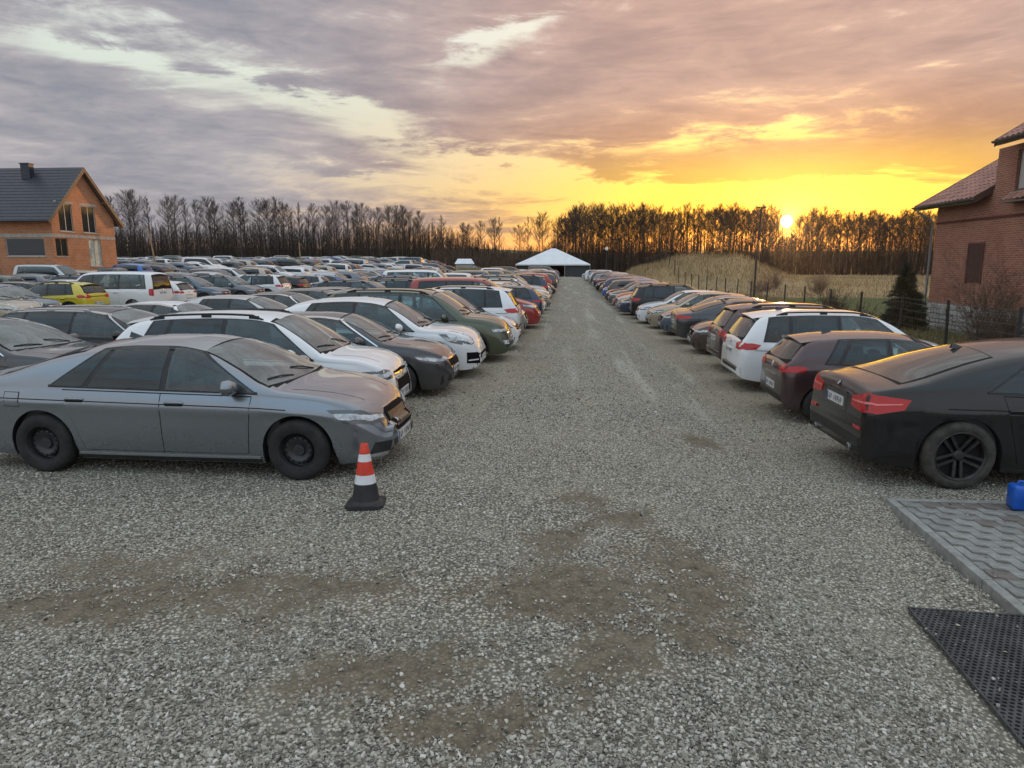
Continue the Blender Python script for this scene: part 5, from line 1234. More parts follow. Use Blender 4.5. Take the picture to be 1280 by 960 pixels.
roofdark = mat('dark_metal_roof', (.030, .036, .050), .42, metal=.2, var=.25, vscale=4); pane_m = glass_mat('window_glass', (.03, .035, .035)); gutter_m = mat('gutter', (.21, .215, .22), .4, metal=.6); film_m = mat('plastic_film', (.40, .46, .42), .35, var=.25, vscale=3)
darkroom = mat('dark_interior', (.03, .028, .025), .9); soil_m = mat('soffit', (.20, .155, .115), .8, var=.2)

def wall_panel(P0, ux, n, length, z0, top, holes, th=.28, extra=()):
    """a wall with openings: P0 start, ux run, n outward normal, top(u) its upper edge"""
    ux, n = Vector(ux), Vector(n); q = MB(); brk = sorted({0, length, *extra, *[h[0] for h in holes], *[h[1] for h in holes]})
    pt = lambda u, z, d=0: Vector((P0[0], P0[1], 0)) + ux*u + n*d + Vector((0, 0, z))
    for a, b in zip(brk, brk[1:]):
        m_ = (a+b)/2; hs = sorted([h for h in holes if h[0] <= m_ <= h[1]], key=lambda h: h[2]); lo = [(z0, z0)]
        segs = []; cur = (z0, z0)
        for h in hs: segs.append((cur, (h[2], h[2]))); cur = (h[3], h[3])
        segs.append((cur, (top(a), top(b))))
        for (l0, l1), (h0, h1) in segs:
            vs = [pt(a, l0), pt(b, l1), pt(b, h1), pt(a, h0)]; vs += [v - n*th for v in vs]
            q.add(vs, [(0, 1, 2, 3), (7, 6, 5, 4), (0, 4, 5, 1), (2, 6, 7, 3), (1, 5, 6, 2), (3, 7, 4, 0)])
    return q
def window_at(parent, P0, ux, n, u0, u1, z0, z1, frame, pane, mull=1, d=-.10, name='window', fw=.07):
    ux, n = Vector(ux), Vector(n); pt = lambda u, z, dd: Vector((P0[0], P0[1], 0)) + ux*u + n*dd + Vector((0, 0, z)); q = MB()
    def bar(a, b, c, e, d0=-.03, d1=.03):
        vs = [pt(u, z, d+dd) for dd in (d0, d1) for z in (c, e) for u in (a, b)]; q.add(vs, [(0, 2, 3, 1), (4, 5, 7, 6), (0, 1, 5, 4), (2, 6, 7, 3), (0, 4, 6, 2), (1, 3, 7, 5)])
    bar(u0, u0+fw, z0, z1); bar(u1-fw, u1, z0, z1); bar(u0+fw, u1-fw, z0, z0+fw); bar(u0+fw, u1-fw, z1-fw, z1)
    for k in range(1, mull+1): c = u0 + (u1-u0)*k/(mull+1); bar(c-fw*.5, c+fw*.5, z0+fw, z1-fw)
    w = q.build(name, frame, parent); q = MB(); bar(u0+fw*.8, u1-fw*.8, z0+fw*.8, z1-fw*.8, -.012, -.004); q.build('pane', pane, w)
    q = MB(); bar(u0-.06, u1+.06, z0-.09, z0-.005, .05, .17); q.build('sill', ring_m, w)
    return w

# --- left: unfinished clay-block house with a dark metal roof
hx, hy0, hy1 = -46.0, 58.4, 66.9; hz = tz(-48, 62) - .25; hm = (hy0+hy1)/2
house = empty('unfinished_house', (0, 0, 0)); tag(house, 'unfinished house of orange clay blocks with a dark metal roof and pale concrete bands', 'house')
EAVE, RIDGE = 6.85, 11.1; slope = (RIDGE - EAVE)/(hm - hy0)
gt = lambda u: EAVE - .15 + slope*min(u, (hy1-hy0) - u)
gh = [(1.0, 2.75, 5.25, 7.75), (4.0, 5.85, 5.25, 7.75), (.25, 1.75, 3.0, 4.62), (4.55, 6.3, 2.1, 4.65)]
wall_panel((hx, hy0), (0, 1, 0), (1, 0, 0), hy1-hy0, hz, gt, gh, extra=(hm-hy0,)).build('gable_wall', block_m, house)
fh = [(.6, 4.3, 3.0, 4.62), (7.5, 9.5, 3.0, 4.62)]
wall_panel((hx-.282, hy0), (-1, 0, 0), (0, -1, 0), 15, hz, lambda u: EAVE - .1, fh).build('front_wall', block_m, house)
q = MB(); q.box(hx-14.9, hx-.3, hy1-.28, hy1-.02, hz, EAVE-.1); q.box(hx-15.2, hx-14.95, hy0+.3, hy1-.3, hz, EAVE); q.build('back_wall', block_m, house)
q = MB(); q.box(hx-15, hx+.02, hy0-.02, hy0+.25, 4.68, 4.98); q.box(hx-.2, hx+.022, hy0+.26, hy1+.01, 4.69, 4.97); q.build('ring_beam', ring_m, house)
q = MB()
for (a, b, c, d_) in gh: 
    if c > 5: q.box(hx-.2, hx+.016, hy0+a-.2, hy0+b+.2, d_+.002, d_+.2)
q.build('lintel', ring_m, house)
for (a, b, c, d_) in gh[:2]: window_at(house, (hx, hy0), (0, 1, 0), (1, 0, 0), a, b, c, d_, wtrim, pane_m, 1)
window_at(house, (hx, hy0), (0, 1, 0), (1, 0, 0), *gh[2], oak, pane_m, 1); window_at(house, (hx-.282, hy0), (-1, 0, 0), (0, -1, 0), *fh[0], wtrim, pane_m, 0); window_at(house, (hx-.282, hy0), (-1, 0, 0), (0, -1, 0), *fh[1], wtrim, pane_m, 1)
window_at(house, (hx, hy0), (0, 1, 0), (1, 0, 0), *gh[3], wtrim, film_m, 1, name='door')
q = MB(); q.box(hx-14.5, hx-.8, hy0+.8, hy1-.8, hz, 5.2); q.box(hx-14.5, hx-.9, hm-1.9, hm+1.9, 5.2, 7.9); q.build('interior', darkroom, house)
# roof: two slopes of stepped metal courses, overhanging the gable
ov, ovg = .85, .55
def roof_slope(sgn, name):
    y_e = hm + sgn*(hm - hy0 + ov); run = abs(y_e - hm); n = 17; q = MB()
    for k in range(n):
        a, b = k/n, (k+1)/n; ya, yb = y_e - sgn*run*a, y_e - sgn*run*b; za, zb = RIDGE+.12 - slope*run*(1-a), RIDGE+.12 - slope*run*(1-b)
        vs = [(x, y, z) for x in (hx-15.6, hx+ovg) for (y, z) in ((ya, za+.05), (yb, zb+.015), (yb, zb-.05), (ya, za-.05))]
        q.add(vs, [(0, 1, 5, 4), (1, 2, 6, 5), (2, 3, 7, 6), (3, 0, 4, 7), (0, 3, 2, 1), (4, 5, 6, 7)])
    return q.build(name, roofdark, house)
roof_o = roof_slope(-1, 'roof'); roof_slope(1, 'roof')
q = MB()
for sg in (-1, 1):                                    # barge boards and soffit timbers under the overhang
    y_e = hm + sg*(hm-hy0+ov); z_e = RIDGE - slope*(hm-hy0+ov)
    for x in (hx+ovg-.05,): q.add([(x+dx_, y, z) for dx_ in (0, .045) for (y, z) in ((y_e, z_e+.02), (hm, RIDGE+.02), (hm, RIDGE-.30), (y_e, z_e-.24))], [(0, 1, 2, 3), (7, 6, 5, 4), (0, 4, 5, 1), (2, 6, 7, 3), (1, 5, 6, 2), (3, 7, 4, 0)])
q.build('barge_board', oak, house)
q = MB()
for sg in (-1, 1):
    y_e = hm + sg*(hm-hy0+ov); z_e = RIDGE - slope*(hm-hy0+ov)
    q.add([(x, y, z) for x in (hx+.03, hx+ovg-.06) for (y, z) in ((y_e, z_e), (hm, RIDGE), (hm, RIDGE-.06), (y_e, z_e-.06))], [(0, 1, 2, 3), (7, 6, 5, 4), (0, 4, 5, 1), (2, 6, 7, 3), (1, 5, 6, 2), (3, 7, 4, 0)])
q.build('soffit', soil_m, house)
for y in (hm-2.6, hm, hm+2.6):
    q = MB(); z = RIDGE - slope*abs(y-hm) - .2; q.box(hx, hx+ovg-.08, y-.08, y+.08, z-.2, z+.0); q.build('purlin', oak, house)
q = MB(); cx = hx - 4.4
q.box(cx-.42, cx+.42, hm-1.2, hm-.6, RIDGE-2.0, RIDGE+.34); q.build('chimney', roofdark, house); q = MB(); q.box(cx-.48, cx+.48, hm-1.26, hm-.54, RIDGE+.34, RIDGE+.42); q.build('chimney_cap', roofdark, house)
q = MB(); q.tube([(hx-15.6, hm-(hm-hy0+ov)-.07, EAVE-.80), (hx+ovg, hm-(hm-hy0+ov)-.07, EAVE-.80)], .075, 8); q.build('gutter', mat('dark_gutter', (.03, .03, .035), .5), house)
# tarpaulin-covered boat beside it
tarp = mat('tarpaulin', (.36, .38, .42), .5, var=.3, vscale=2.5, bump=.3, bscale=4)
bt = empty('covered_boat', (-50.5, 52.0, tz(-50.5, 52) + .2), R(20)); tag(bt, 'pale grey tarpaulin cover over a boat beside the unfinished house', 'boat')
q = MB(); prof = []
for x in np.linspace(-3.4, 3.4, 13):
    w = 1.15*math.sqrt(max(.02, 1-(x/3.5)**2)); h = 1.9 - .10*x - .55*(abs(x)/3.5)**2 + .06*math.sin(x*4)
    prof.append([(x, w*math.cos(a), .5 + (h-.5)*math.sin(a)**.8) for a in np.linspace(0, math.pi, 11)])
q.add([p for r_ in prof for p in r_], [(i*11+k, i*11+k+1, (i+1)*11+k+1, (i+1)*11+k) for i in range(12) for k in range(10)]); q.build('cover', tarp, bt, smooth=True)
q = MB(); q.box(-2.6, 2.6, -.7, .7, .1, .55); q.tube([(-1, -.8, .3), (-1, .8, .3)], .3, 12); q.build('trailer', TRIM, bt)

# --- right: brick house with clay tiles, dormer, stone plinth
tile_m = [mat('clay_tile_%d' % k, c, .62, var=.25, vscale=7) for k, c in enumerate([(.28, .13, .095), (.235, .11, .08), (.32, .155, .115)])]
rh = empty('brick_house', (0, 0, 0)); tag(rh, 'red brick house with a tiled roof, dormer window and white stone plinth behind the fence', 'house')
wx, yf, ym, yn = 15.8, 31.6, 27.7, 17.0; gz = tz(15.8, 29) - .5
WE = 4.75
# long wall facing the drive: low part, then the taller dormer bay
low = wall_panel((wx, yf), (0, -1, 0), (-1, 0, 0), yf-ym+.0, gz, lambda u: WE + .30, [], .3)
low.build('side_wall', brick_m, rh)
u_ = lambda y: ym - y
bay_holes = [(ym-26.55, ym-24.9, 4.85, 6.3)]
slit = [(ym-28.9, ym-27.9, 1.55, 3.05)]
wall_panel((wx-.003, ym), (0, -1, 0), (-1, 0, 0), ym-yn, gz, lambda u: 6.5, bay_holes + [(5.2, 6.6, 1.0, 3.0)], .3).build('bay_wall', brick_m, rh)
q = MB(); q.box(wx-.05, wx+.02, 27.95, 28.85, 1.62, 3.05); nk = q.build('niche_window', mat('dark_shutter', (.07, .03, .024), .7), rh)
q = MB(); q.box(wx-.06, wx+.0, 27.88, 27.945, 1.55, 3.12); q.box(wx-.06, wx+.0, 28.855, 28.92, 1.55, 3.12); q.box(wx-.06, wx+.0, 27.946, 28.854, 3.055, 3.12); q.build('niche_frame', mat('dark_brick', (.12, .045, .035), .8), rh)
q = MB(); q.box(wx+.302, wx+9, yf-.3, yf-.003, gz, WE+.3); q.build('end_wall', brick_m, rh)
q = MB(); q.box(wx+.3, wx+9, yn, yn+.3, gz, 6.4); q.build('end_wall', brick_m, rh)
q = MB(); q.add([(x_, y_, z_) for y_ in (27.85, 28.1) for (x_, z_) in ((wx+.01, 4.6), (wx+5, 4.6), (wx+5, 7.95), (wx+.01, 5.05))], [(0, 1, 2, 3), (7, 6, 5, 4), (0, 4, 5, 1), (2, 6, 7, 3), (1, 5, 6, 2), (3, 7, 4, 0)]); q.build('upper_wall', brick_m, rh)
q = MB(); q.box(wx-.035, wx+.01, ym+.001, yf+.02, 3.98, 4.06); q.box(wx-.038, wx+.01, yn, ym-.002, 3.98, 4.06); q.build('string_course', mat('dark_brick_band', (.11, .04, .03), .85), rh)
w_ = window_at(rh, (wx, ym), (0, -1, 0), (-1, 0, 0), *bay_holes[0], mat('brown_frame', (.16, .07, .05), .6), glass_mat('bay_glass', (.42, .40, .37), .1), 2, d=-.07, fw=.09)
window_at(rh, (wx, ym), (0, -1, 0), (-1, 0, 0), 5.2, 6.6, 1.0, 3.0, wtrim, pane_m, 1, d=-.14)
tile_mesh = []
for tm in tile_m:                                     # pantile: 0.30 wide, 0.42 long, rolled; x up the slope, y across
    q = MB(); xs_ = (0, .42); ysn = np.linspace(-.15, .15, 7); zz = [.028*math.cos(v/.15*math.pi*.9)+.02 for v in ysn]; zz[-1] = zz[0]*.9
    vs = [(x, y, z + .022*(1-x/.42)) for x in xs_ for y, z in zip(ysn, zz)]; lo = [(0, y, z-.012) for y, z in zip(ysn, zz)]
    q.add(vs + lo, [(k, k+1, 8+k, 7+k) for k in range(6)] + [(14+k, 15+k, 1+k, k) for k in range(6)]); tile_mesh.append(q.mesh('tile', tm, sharp=50))
trng = random.Random(2)
def tiled_roof(nm, y0, y1, x0, z0, pitch, n_up, parent):
    """roof slope rising towards +X from an eave running along Y; every tile its own piece"""
    p = R(pitch); L_ = n_up*.36; ux, uz = math.cos(p), math.sin(p); q = MB()
    vs = [(x0 + ux*a + dx_, y, z0 + uz*a + dz_) for y in (y0, y1) for (a, dx_, dz_) in ((0, 0, -.02), (L_, 0, -.02), (L_, uz*.14, -.16), (0, uz*.14, -.16))]
    q.add(vs, [(0, 1, 2, 3), (7, 6, 5, 4), (0, 4, 5, 1), (2, 6, 7, 3), (1, 5, 6, 2), (3, 7, 4, 0)]); rf = q.build(nm, soil_m, parent)
    n_ac = int(round((y1-y0)/.29))
    for i in range(n_up):
        for k in range(n_ac):
            o = link('tile', trng.choice(tile_mesh), rf); o.location = (x0 + ux*.36*i - .02, y0 + (k+.5)*(y1-y0)/n_ac, z0 + uz*.36*i + .005)
            o.rotation_euler = (0, -p + trng.uniform(-.012, .012), 0)
    q = MB()                                          # verge boards
    for y in (y0-.03, y1+.002): q.add([(x0 + ux*a - .03, y + dy_, z0 + uz*a + dz_) for dy_ in (0, .028) for (a, dz_) in ((0, .06), (L_, .06), (L_, -.2), (0, -.2))], [(0, 1, 2, 3), (7, 6, 5, 4), (0, 4, 5, 1), (2, 6, 7, 3), (1, 5, 6, 2), (3, 7, 4, 0)])
    q.build('verge_board', mat('verge', (.10, .055, .045), .7), rf)
    q = MB(); n = 9
    prof = [(.075*math.cos(a), .075*math.sin(a)) for a in np.linspace(math.pi, 2*math.pi, n)]
    q.add([(x0 - .06 + a, y, z0 + .0 + b) for y in (y0-.05, y1+.05) for a, b in prof], [(k, k+1, n+k+1, n+k) for k in range(n-1)] + [tuple(range(n)), tuple(range(n, 2*n))[::-1]]); q.build('gutter', gutter_m, rf)
    return rf
tiled_roof('roof', 27.8, 32.25, 15.15, WE, 31, 13, rh)
tiled_roof('bay_roof', 22.4, 26.75, 15.1, 6.62, 32, 8, rh)
q = MB(); q.box(wx-.45, wx+.02, 24.0, 26.5, 4.45, 4.5); q.build('sill_roof', gutter_m, rh)
for k in range(8):
    o = link('tile', trng.choice(tile_mesh), rh); o.location = (15.32, 26.35-.29*k, 4.52); o.rotation_euler = (0, -R(38), 0)
q = MB(); q.tube([(15.10, 31.9, 4.66), (15.12, 31.85, 4.5), (15.5, 31.75, 4.25), (15.68, 31.68, 4.1), (15.68, 31.66, 2), (15.68, 31.66, gz+.3), (15.5, 31.7, gz+.15)], .05, 8); q.build('drainpipe', gutter_m, rh, sharp=60)
q = MB(); q.box(wx-.02, wx+.05, yn, yf+.05, gz-.1, .66); q.build('plinth_core', mat('mortar', (.34, .33, .31), .95, var=.2), rh)
stone_mm = [mat('plinth_stone_%d' % k, c, .9, var=.25, vscale=8, bump=.5, bscale=14) for k, c in enumerate([(.46, .45, .43), (.38, .37, .35), (.54, .53, .50)])]
z = gz - .05; srow = 0
while z < .62:
    h = trng.uniform(.17, .24); y = yf + .06 - trng.uniform(0, .2)
    while y > 24.4:
        w = trng.uniform(.22, .5); q = MB(); d_ = trng.uniform(.05, .10)
        q.box(wx-.03-d_, wx-.015, y-w+.015, y-.012, z+.01, min(z+h-.012, .68)); o = q.build('stone', trng.choice(stone_mm), rh, bevel=.025)
        y -= w
    z += h

# --- far end: white marquee over the drive
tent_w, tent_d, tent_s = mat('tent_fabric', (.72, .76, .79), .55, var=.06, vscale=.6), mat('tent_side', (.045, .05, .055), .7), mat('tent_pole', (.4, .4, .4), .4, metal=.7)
tx, ty0, ty1, hw = -3.1, 128, 150, 6.9; tg = tz(tx, ty0); te, tp_ = tg + 2.3, tg + 5.25
tent = empty('marquee', (tx, ty0, tg)); tag(tent, 'large white marquee tent with a dark open front at the far end of the drive', 'tent')
def T(x, y, z): return (x, y, z)
q = MB(); D_ = ty1 - ty0; h1, h2 = 2.3, 5.25
q.add([(-hw, 0, h1), (hw, 0, h1), (hw, D_, h1), (-hw, D_, h1), (-.4, 4.5, h2), (.4, 4.5, h2), (.4, D_-4.5, h2), (-.4, D_-4.5, h2)], [(0, 1, 5, 4), (1, 2, 6, 5), (2, 3, 7, 6), (3, 0, 4, 7), (4, 5, 6, 7)]); q.build('roof', tent_w, tent)
q = MB(); q.box(-hw, hw, -.02, .02, h1-.22, h1-.005); q.box(-hw-.02, -hw+.02, .03, D_, h1-.22, h1-.01); q.box(hw-.02, hw+.02, .03, D_, h1-.22, h1-.01); q.build('valance', tent_w, tent)
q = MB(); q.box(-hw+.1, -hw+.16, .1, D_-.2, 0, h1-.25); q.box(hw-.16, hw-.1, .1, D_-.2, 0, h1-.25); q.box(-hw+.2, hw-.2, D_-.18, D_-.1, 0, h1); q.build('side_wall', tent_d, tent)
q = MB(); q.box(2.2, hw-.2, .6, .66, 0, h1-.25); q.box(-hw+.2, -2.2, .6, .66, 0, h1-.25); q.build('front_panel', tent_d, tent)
for x in (-hw+.05, -2.2, 2.2, hw-.05):
    q = MB(); q.tube([(x, .3, 0), (x, .3, h1-.2)], .06, 8); q.build('pole', tent_s, tent)
shed = empty('white_shed', (-21.5, 140, tz(-21.5, 140)), R(8)); shed.scale = (.66, .8, .85); tag(shed, 'small white shed roof standing beyond the far parked cars', 'shed')
q = MB(); q.box(-2.6, 2.6, 0, 3, 0, 1.9); q.build('wall', mat('shed_wall', (.35, .36, .37), .7), shed); q = MB(); q.add([(-3, -.4, 1.9), (3.2, -.4, 1.9), (2.2, 1.4, 3.1), (-2.0, 1.4, 3.1), (-3, 3.4, 1.9), (3.2, 3.4, 1.9)], [(0, 1, 2, 3), (3, 2, 5, 4), (0, 3, 4), (1, 5, 2)]); q.build('roof', tent_w, shed)

# ------------------------------------------------------------------ poles, fence
steel = mat('dark_post', (.028, .026, .025), .6, var=.3); woodp = mat('raw_wood', (.36, .23, .13), .8, var=.25); glob = mat('lamp_glass', (.75, .76, .76), .3)
lp = empty('street_lamp', (12.6, 48.1, tz(12.6, 48.1))); tag(lp, 'tall dark lamp post behind the fence near the low sun', 'street lamp')
q = MB(); q.tube([(0, 0, -.2), (.02, 0, 3), (.16, 0, 6.45)], [.075, .065, .05], 10); q.build('pole', steel, lp, sharp=60)
for sg in (-1, 1):
    q = MB(); q.tube([(.15, 0, 6.25), (.15 + sg*.25, 0, 6.38)], .025, 6); q.box(.15+sg*.2-.13, .15+sg*.2+.13, -.09, .09, 6.36, 6.44); q.build('lamp_head', steel, lp)
l2 = empty('street_lamp', (6.4, 122, tz(6.4, 122))); tag(l2, 'thin pole with a small pale globe lamp beside the marquee', 'street lamp')
q = MB(); q.tube([(0, 0, -.2), (0, 0, 7.0)], .07, 8); q.build('pole', steel, l2); q = MB(); q.lathe([(0, 4.75), (.22, 4.85), (.3, 5.05), (.22, 5.25), (0, 5.35)], 12); q.build('globe', glob, l2, smooth=True)
for (x, y, h, lean, lab) in ((-43.7, 70, 4.9, -.7, 'leaning raw wooden pole beside the unfinished house'), (-31.9, 80, 4.0, -.15, 'raw wooden pole standing among the far rows of cars')):
    p_ = empty('wooden_pole', (x, y, tz(x, y))); tag(p_, lab, 'pole'); q = MB(); q.tube([(0, 0, -.2), (lean, 0, h)], [.09, .06], 8); q.build('post', woodp, p_)
    q = MB(); q.tube([(lean*.9, 0, h*.9), (lean*.9+.25, 0, h*.93)], .03, 6); q.build('peg', woodp, p_)
fence = empty('fence', (0, 0, 0)); tag(fence, 'wire fence on dark steel posts along the grass behind the right row', 'fence')
fy = [12.2 + 3.35*k for k in range(28)]; fpts = []
pm = MB(); pm.box(-.035, .035, -.025, .025, -.3, 1.55); pm.box(-.04, .04, -.03, .03, 1.551, 1.575); post_me = pm.mesh('post', steel)
frng = random.Random(4)
for y in fy:
    o = link('post', post_me, fence); x = FENCE_X + .35*math.sin(y*.05) + frng.uniform(-.05, .05); o.location = (x, y, tz(x, y)); o.rotation_euler = (frng.uniform(-.03, .03), frng.uniform(-.04, .04), frng.uniform(-.2, .2)); fpts.append((x, y, tz(x, y)))
wire = mat('wire', (.10, .10, .10), .5, metal=.6)
for (a, b) in zip(fpts, fpts[1:]):
    q = MB(); A, B = Vector(a), Vector(b)
    for h in (.1, .35, .6, .85, 1.1, 1.35, 1.5): q.tube([A + Vector((0, 0, h)), A.lerp(B, .5) + Vector((0, 0, h-.02)), B + Vector((0, 0, h))], .005, 3, caps=False)
    if a[1] < 60:
        for k in range(1, 17): P_ = A.lerp(B, k/17); q.tube([P_ + Vector((0, 0, .1)), P_ + Vector((0, 0, 1.5))], .004, 3, caps=False)
    q.build('wire_panel', wire, fence)
# ------------------------------------------------------------------ woods: bare winter trees
bark = mat('bark', (.050, .040, .034), .9, var=.35, vscale=2); twig = mat('twigs', (.046, .034, .029), .9, var=.3, vscale=1.5); brush_m = mat('brushwood', (.040, .029, .024), .95, var=.4, vscale=.3); birch = mat('pale_bark', (.17, .14, .115), .85, var=.4, vscale=3)
def prism_np(A, B, ra, rb):
    """3-sided tapering sticks, arrays of ends -> verts, quads"""
    A, B = np.asarray(A), np.asarray(B); n = len(A); d_ = B - A; d_ = d_/np.maximum(np.linalg.norm(d_, axis=1), 1e-6)[:, None]
    ref = np.where(np.abs(d_[:, 2:3]) < .9, np.array([[0, 0, 1.0]]), np.array([[1.0, 0, 0]])); u = np.cross(d_, ref); u /= np.linalg.norm(u, axis=1)[:, None]; w = np.cross(d_, u)
    vs = np.empty((n, 6, 3)); 
    for k in range(3):
        a = 2*math.pi*k/3; o = u*math.cos(a) + w*math.sin(a); vs[:, k] = A + o*np.asarray(ra)[:, None]; vs[:, 3+k] = B + o*np.asarray(rb)[:, None]
    f = np.array([[0, 1, 4, 3], [1, 2, 5, 4], [2, 0, 3, 5]])
    return vs.reshape(-1, 3), (f[None] + (np.arange(n)*6)[:, None, None]).reshape(-1, 4)
def tree_proto(seed, h, spread, first, nb=46, lean=0, up=.8, fork=False):
    r = np.random.default_rng(seed); A, B, ra, rb = [], [], [], []
    top = h*.97; r0 = .0105*h; bend = r.normal(size=2)*.012*h
    def axis(z): t = z/h; return np.array([lean*t*h + bend[0]*math.sin(t*3), bend[1]*math.sin(t*2.4), z])
    zs = np.linspace(0, top, 9); TA, TB, tra, trb = [], [], [], []
    for a, b in zip(zs, zs[1:]): TA.append(axis(a)); TB.append(axis(b)); tra.append(r0*(1-a/h)**.8 + .012); trb.append(r0*(1-b/h)**.8 + .012)
    if fork:
        z = h*.45; d_ = np.array([r.normal()*.2, r.normal()*.2, 1]); p = axis(z)
        for k in range(5): q = p + d_*h*.10 + r.normal(size=3)*.1; TA.append(p); TB.append(q); tra.append(r0*.55*(1-k/6)); trb.append(r0*.55*(1-(k+1)/6)+.01); p = q
    for i in range(nb):
        t = first + (1-first)*((i+r.random())/nb)**.85; z = t*top; p = axis(z); az_ = r.random()*6.283; k = (t-first)/(1-first)
        ln = spread*(.30 + .9*math.sin(math.pi*min(1, (k*.85+.12)))**.8)*(1-.55*k)*(.6 + .7*r.random()); el_ = .25 + up*(.45 + .5*k) + r.normal()*.15
        d_ = np.array([math.cos(az_)*math.cos(el_), math.sin(az_)*math.cos(el_), math.sin(el_)]); R0 = max(.014, r0*.30*(1-k)+.012)
        for s_ in range(3):
            q = p + d_*ln/3; A.append(p); B.append(q); ra.append(R0*(1-s_/3.4)); rb.append(R0*(1-(s_+1)/3.4))
            for tw in range(6 if s_ else 3):
                az2 = r.random()*6.283; e2_ = .2 + r.random()*1.0; dd = np.array([math.cos(az2)*math.cos(e2_), math.sin(az2)*math.cos(e2_), math.sin(e2_)])*.7 + d_*.6
                L2 = ln*(.22 + .22*r.random()); st = p + (q-p)*r.random(); mid = st + dd*L2*.55; A.append(st); B.append(mid); ra.append(.017); rb.append(.012)
                for _ in range(3):
                    A.append(mid); B.append(mid + (dd + r.normal(size=3)*.4 + np.array([0, 0, .25]))*L2*.5); ra.append(.012); rb.append(.007)
            p = q; d_ = d_ + np.array([0, 0, .14]) + r.normal(size=3)*.12; d_ /= np.linalg.norm(d_)
    tv, tf = prism_np(TA, TB, tra, trb); cv, cf = prism_np(A, B, ra, rb)
    return mesh_np('trunk', tv, tf, [bark], smooth=True), mesh_np('crown', cv, cf, [twig])
TREES = [tree_proto(1, 17, 3.3, .50, 34, 0, .65), tree_proto(2, 17, 3.1, .56, 30, .01, .7), tree_proto(3, 17, 3.9, .48, 38, 0, .6), tree_proto(4, 17, 2.5, .45, 32), tree_proto(5, 17, 4.0, .40, 42, .03, .55, True), tree_proto(6, 17, 3.4, .60, 28, -.02, .65),
         tree_proto(7, 17, 1.9, .40, 22, 0, .9), tree_proto(8, 17, 3.7, .46, 42, 0, .75)]
trees = []; wr = random.Random(12)
def plant_tree(x, y, h, k=None, zone=''):
    trees.append((math.atan2(x, y), x, y, h, wr.randrange(8) if k is None else k, zone))
AZ = lambda px: math.atan((px-640)/863.0) - R(4.77)
def at_px(px, y): return math.tan(AZ(px))*y
# the separate crowns that stand up over the left-hand wood: bearing and crown height of each
for px, top, k in [(131, 235, 3), (147, 238, 1), (163, 236, 2), (171, 241, 7), (190, 246, 3), (215, 247, 0), (226, 243, 2), (236, 248, 6), (250, 252, 0), (262, 248, 2), (274, 250, 7), (296, 247, 2), (303, 250, 0), (308, 246, 3), (326, 252, 4), (339, 247, 2), (348, 245, 7), (356, 249, 0), (363, 248, 1), (376, 254, 3), (388, 256, 6), (394, 253, 0), (411, 250, 4), (424, 255, 2), (436, 252, 0), (448, 251, 3), (455, 255, 2), (466, 257, 6), (475, 256, 1), (489, 256, 2), (497, 259, 0), (506, 257, 7), (514, 262, 2), (524, 263, 1), (542, 270, 6), (553, 268, 3), (578, 276, 7), (586, 280, 2), (601, 274, 0), (618, 268, 4), (624, 271, 6), (648, 283, 2), (660, 270, 6), (673, 266, 0), (680, 268, 2)]:
    y = wr.uniform(166, 182); x = at_px(px, y); z = tz(x, y); fwd = y*.9965 - x*.0832
    plant_tree(x, y, ((330-top)/850*fwd*1.02 + CAM_H - z)*wr.uniform(.86, .98), k, 'left')
n_r = 150
for i in range(n_r):
    px = 698 + (1182-698)*(i + wr.uniform(-.3, .3))/n_r; y = wr.uniform(160, 200); x = at_px(px, y); z = tz(x, y); fwd = y*.9965 - x*.0832
    top = 258 + 10*max(0, (px-900)/280) + wr.uniform(-5, 10) + (7 if 960 < px < 1006 else 0) + (6 if px < 712 else 0)
    if 971 < px < 995: top = wr.uniform(287, 296)
    plant_tree(x, y, ((330-top)/850*fwd + CAM_H - z)*.965, None, 'right')
for i in range(14):
    px = 1196 + i*9; y = wr.uniform(158, 180); x = at_px(px, y); plant_tree(x, y, wr.uniform(12, 14.5), None, 'behind')
for i in range(20):                                   # seen past the left house
    px = -60 + i*9.5; y = wr.uniform(168, 185); x = at_px(px, y); plant_tree(x, y, wr.uniform(15, 18), None, 'house')
trees.sort(); cnt = {}
ORD = lambda n: '%d%s' % (n, 'th' if 10 <= n % 100 <= 20 else {1: 'st', 2: 'nd', 3: 'rd'}.get(n % 10, 'th'))
WHERE = {'left': ('tall bare tree in the wood behind the far cars, %s from the left', 'bare trees over the wood behind the car park'), 'right': ('bare tree in the row beyond the grass field, %s from the marquee', 'bare trees in the wood under the setting sun'),
         'behind': ('bare tree beyond the brick house, %s past its wall', 'bare trees beyond the brick house'), 'house': ('bare tree behind the unfinished house, %s along its roof', 'bare trees behind the unfinished house')}
for a, x, y, h, k, zone in trees:
    cnt[zone] = cnt.get(zone, 0) + 1; r = empty('bare_tree', (x, y, tz(x, y) - .1), wr.uniform(0, 6.28)); s_ = h/17.0; r.scale = (s_*wr.uniform(.9, 1.15), s_*wr.uniform(.9, 1.15), s_)
    link('trunk', TREES[k][0], r); link('crown', TREES[k][1], r); tag(r, WHERE[zone][0] % ORD(cnt[zone]), 'tree', WHERE[zone][1])
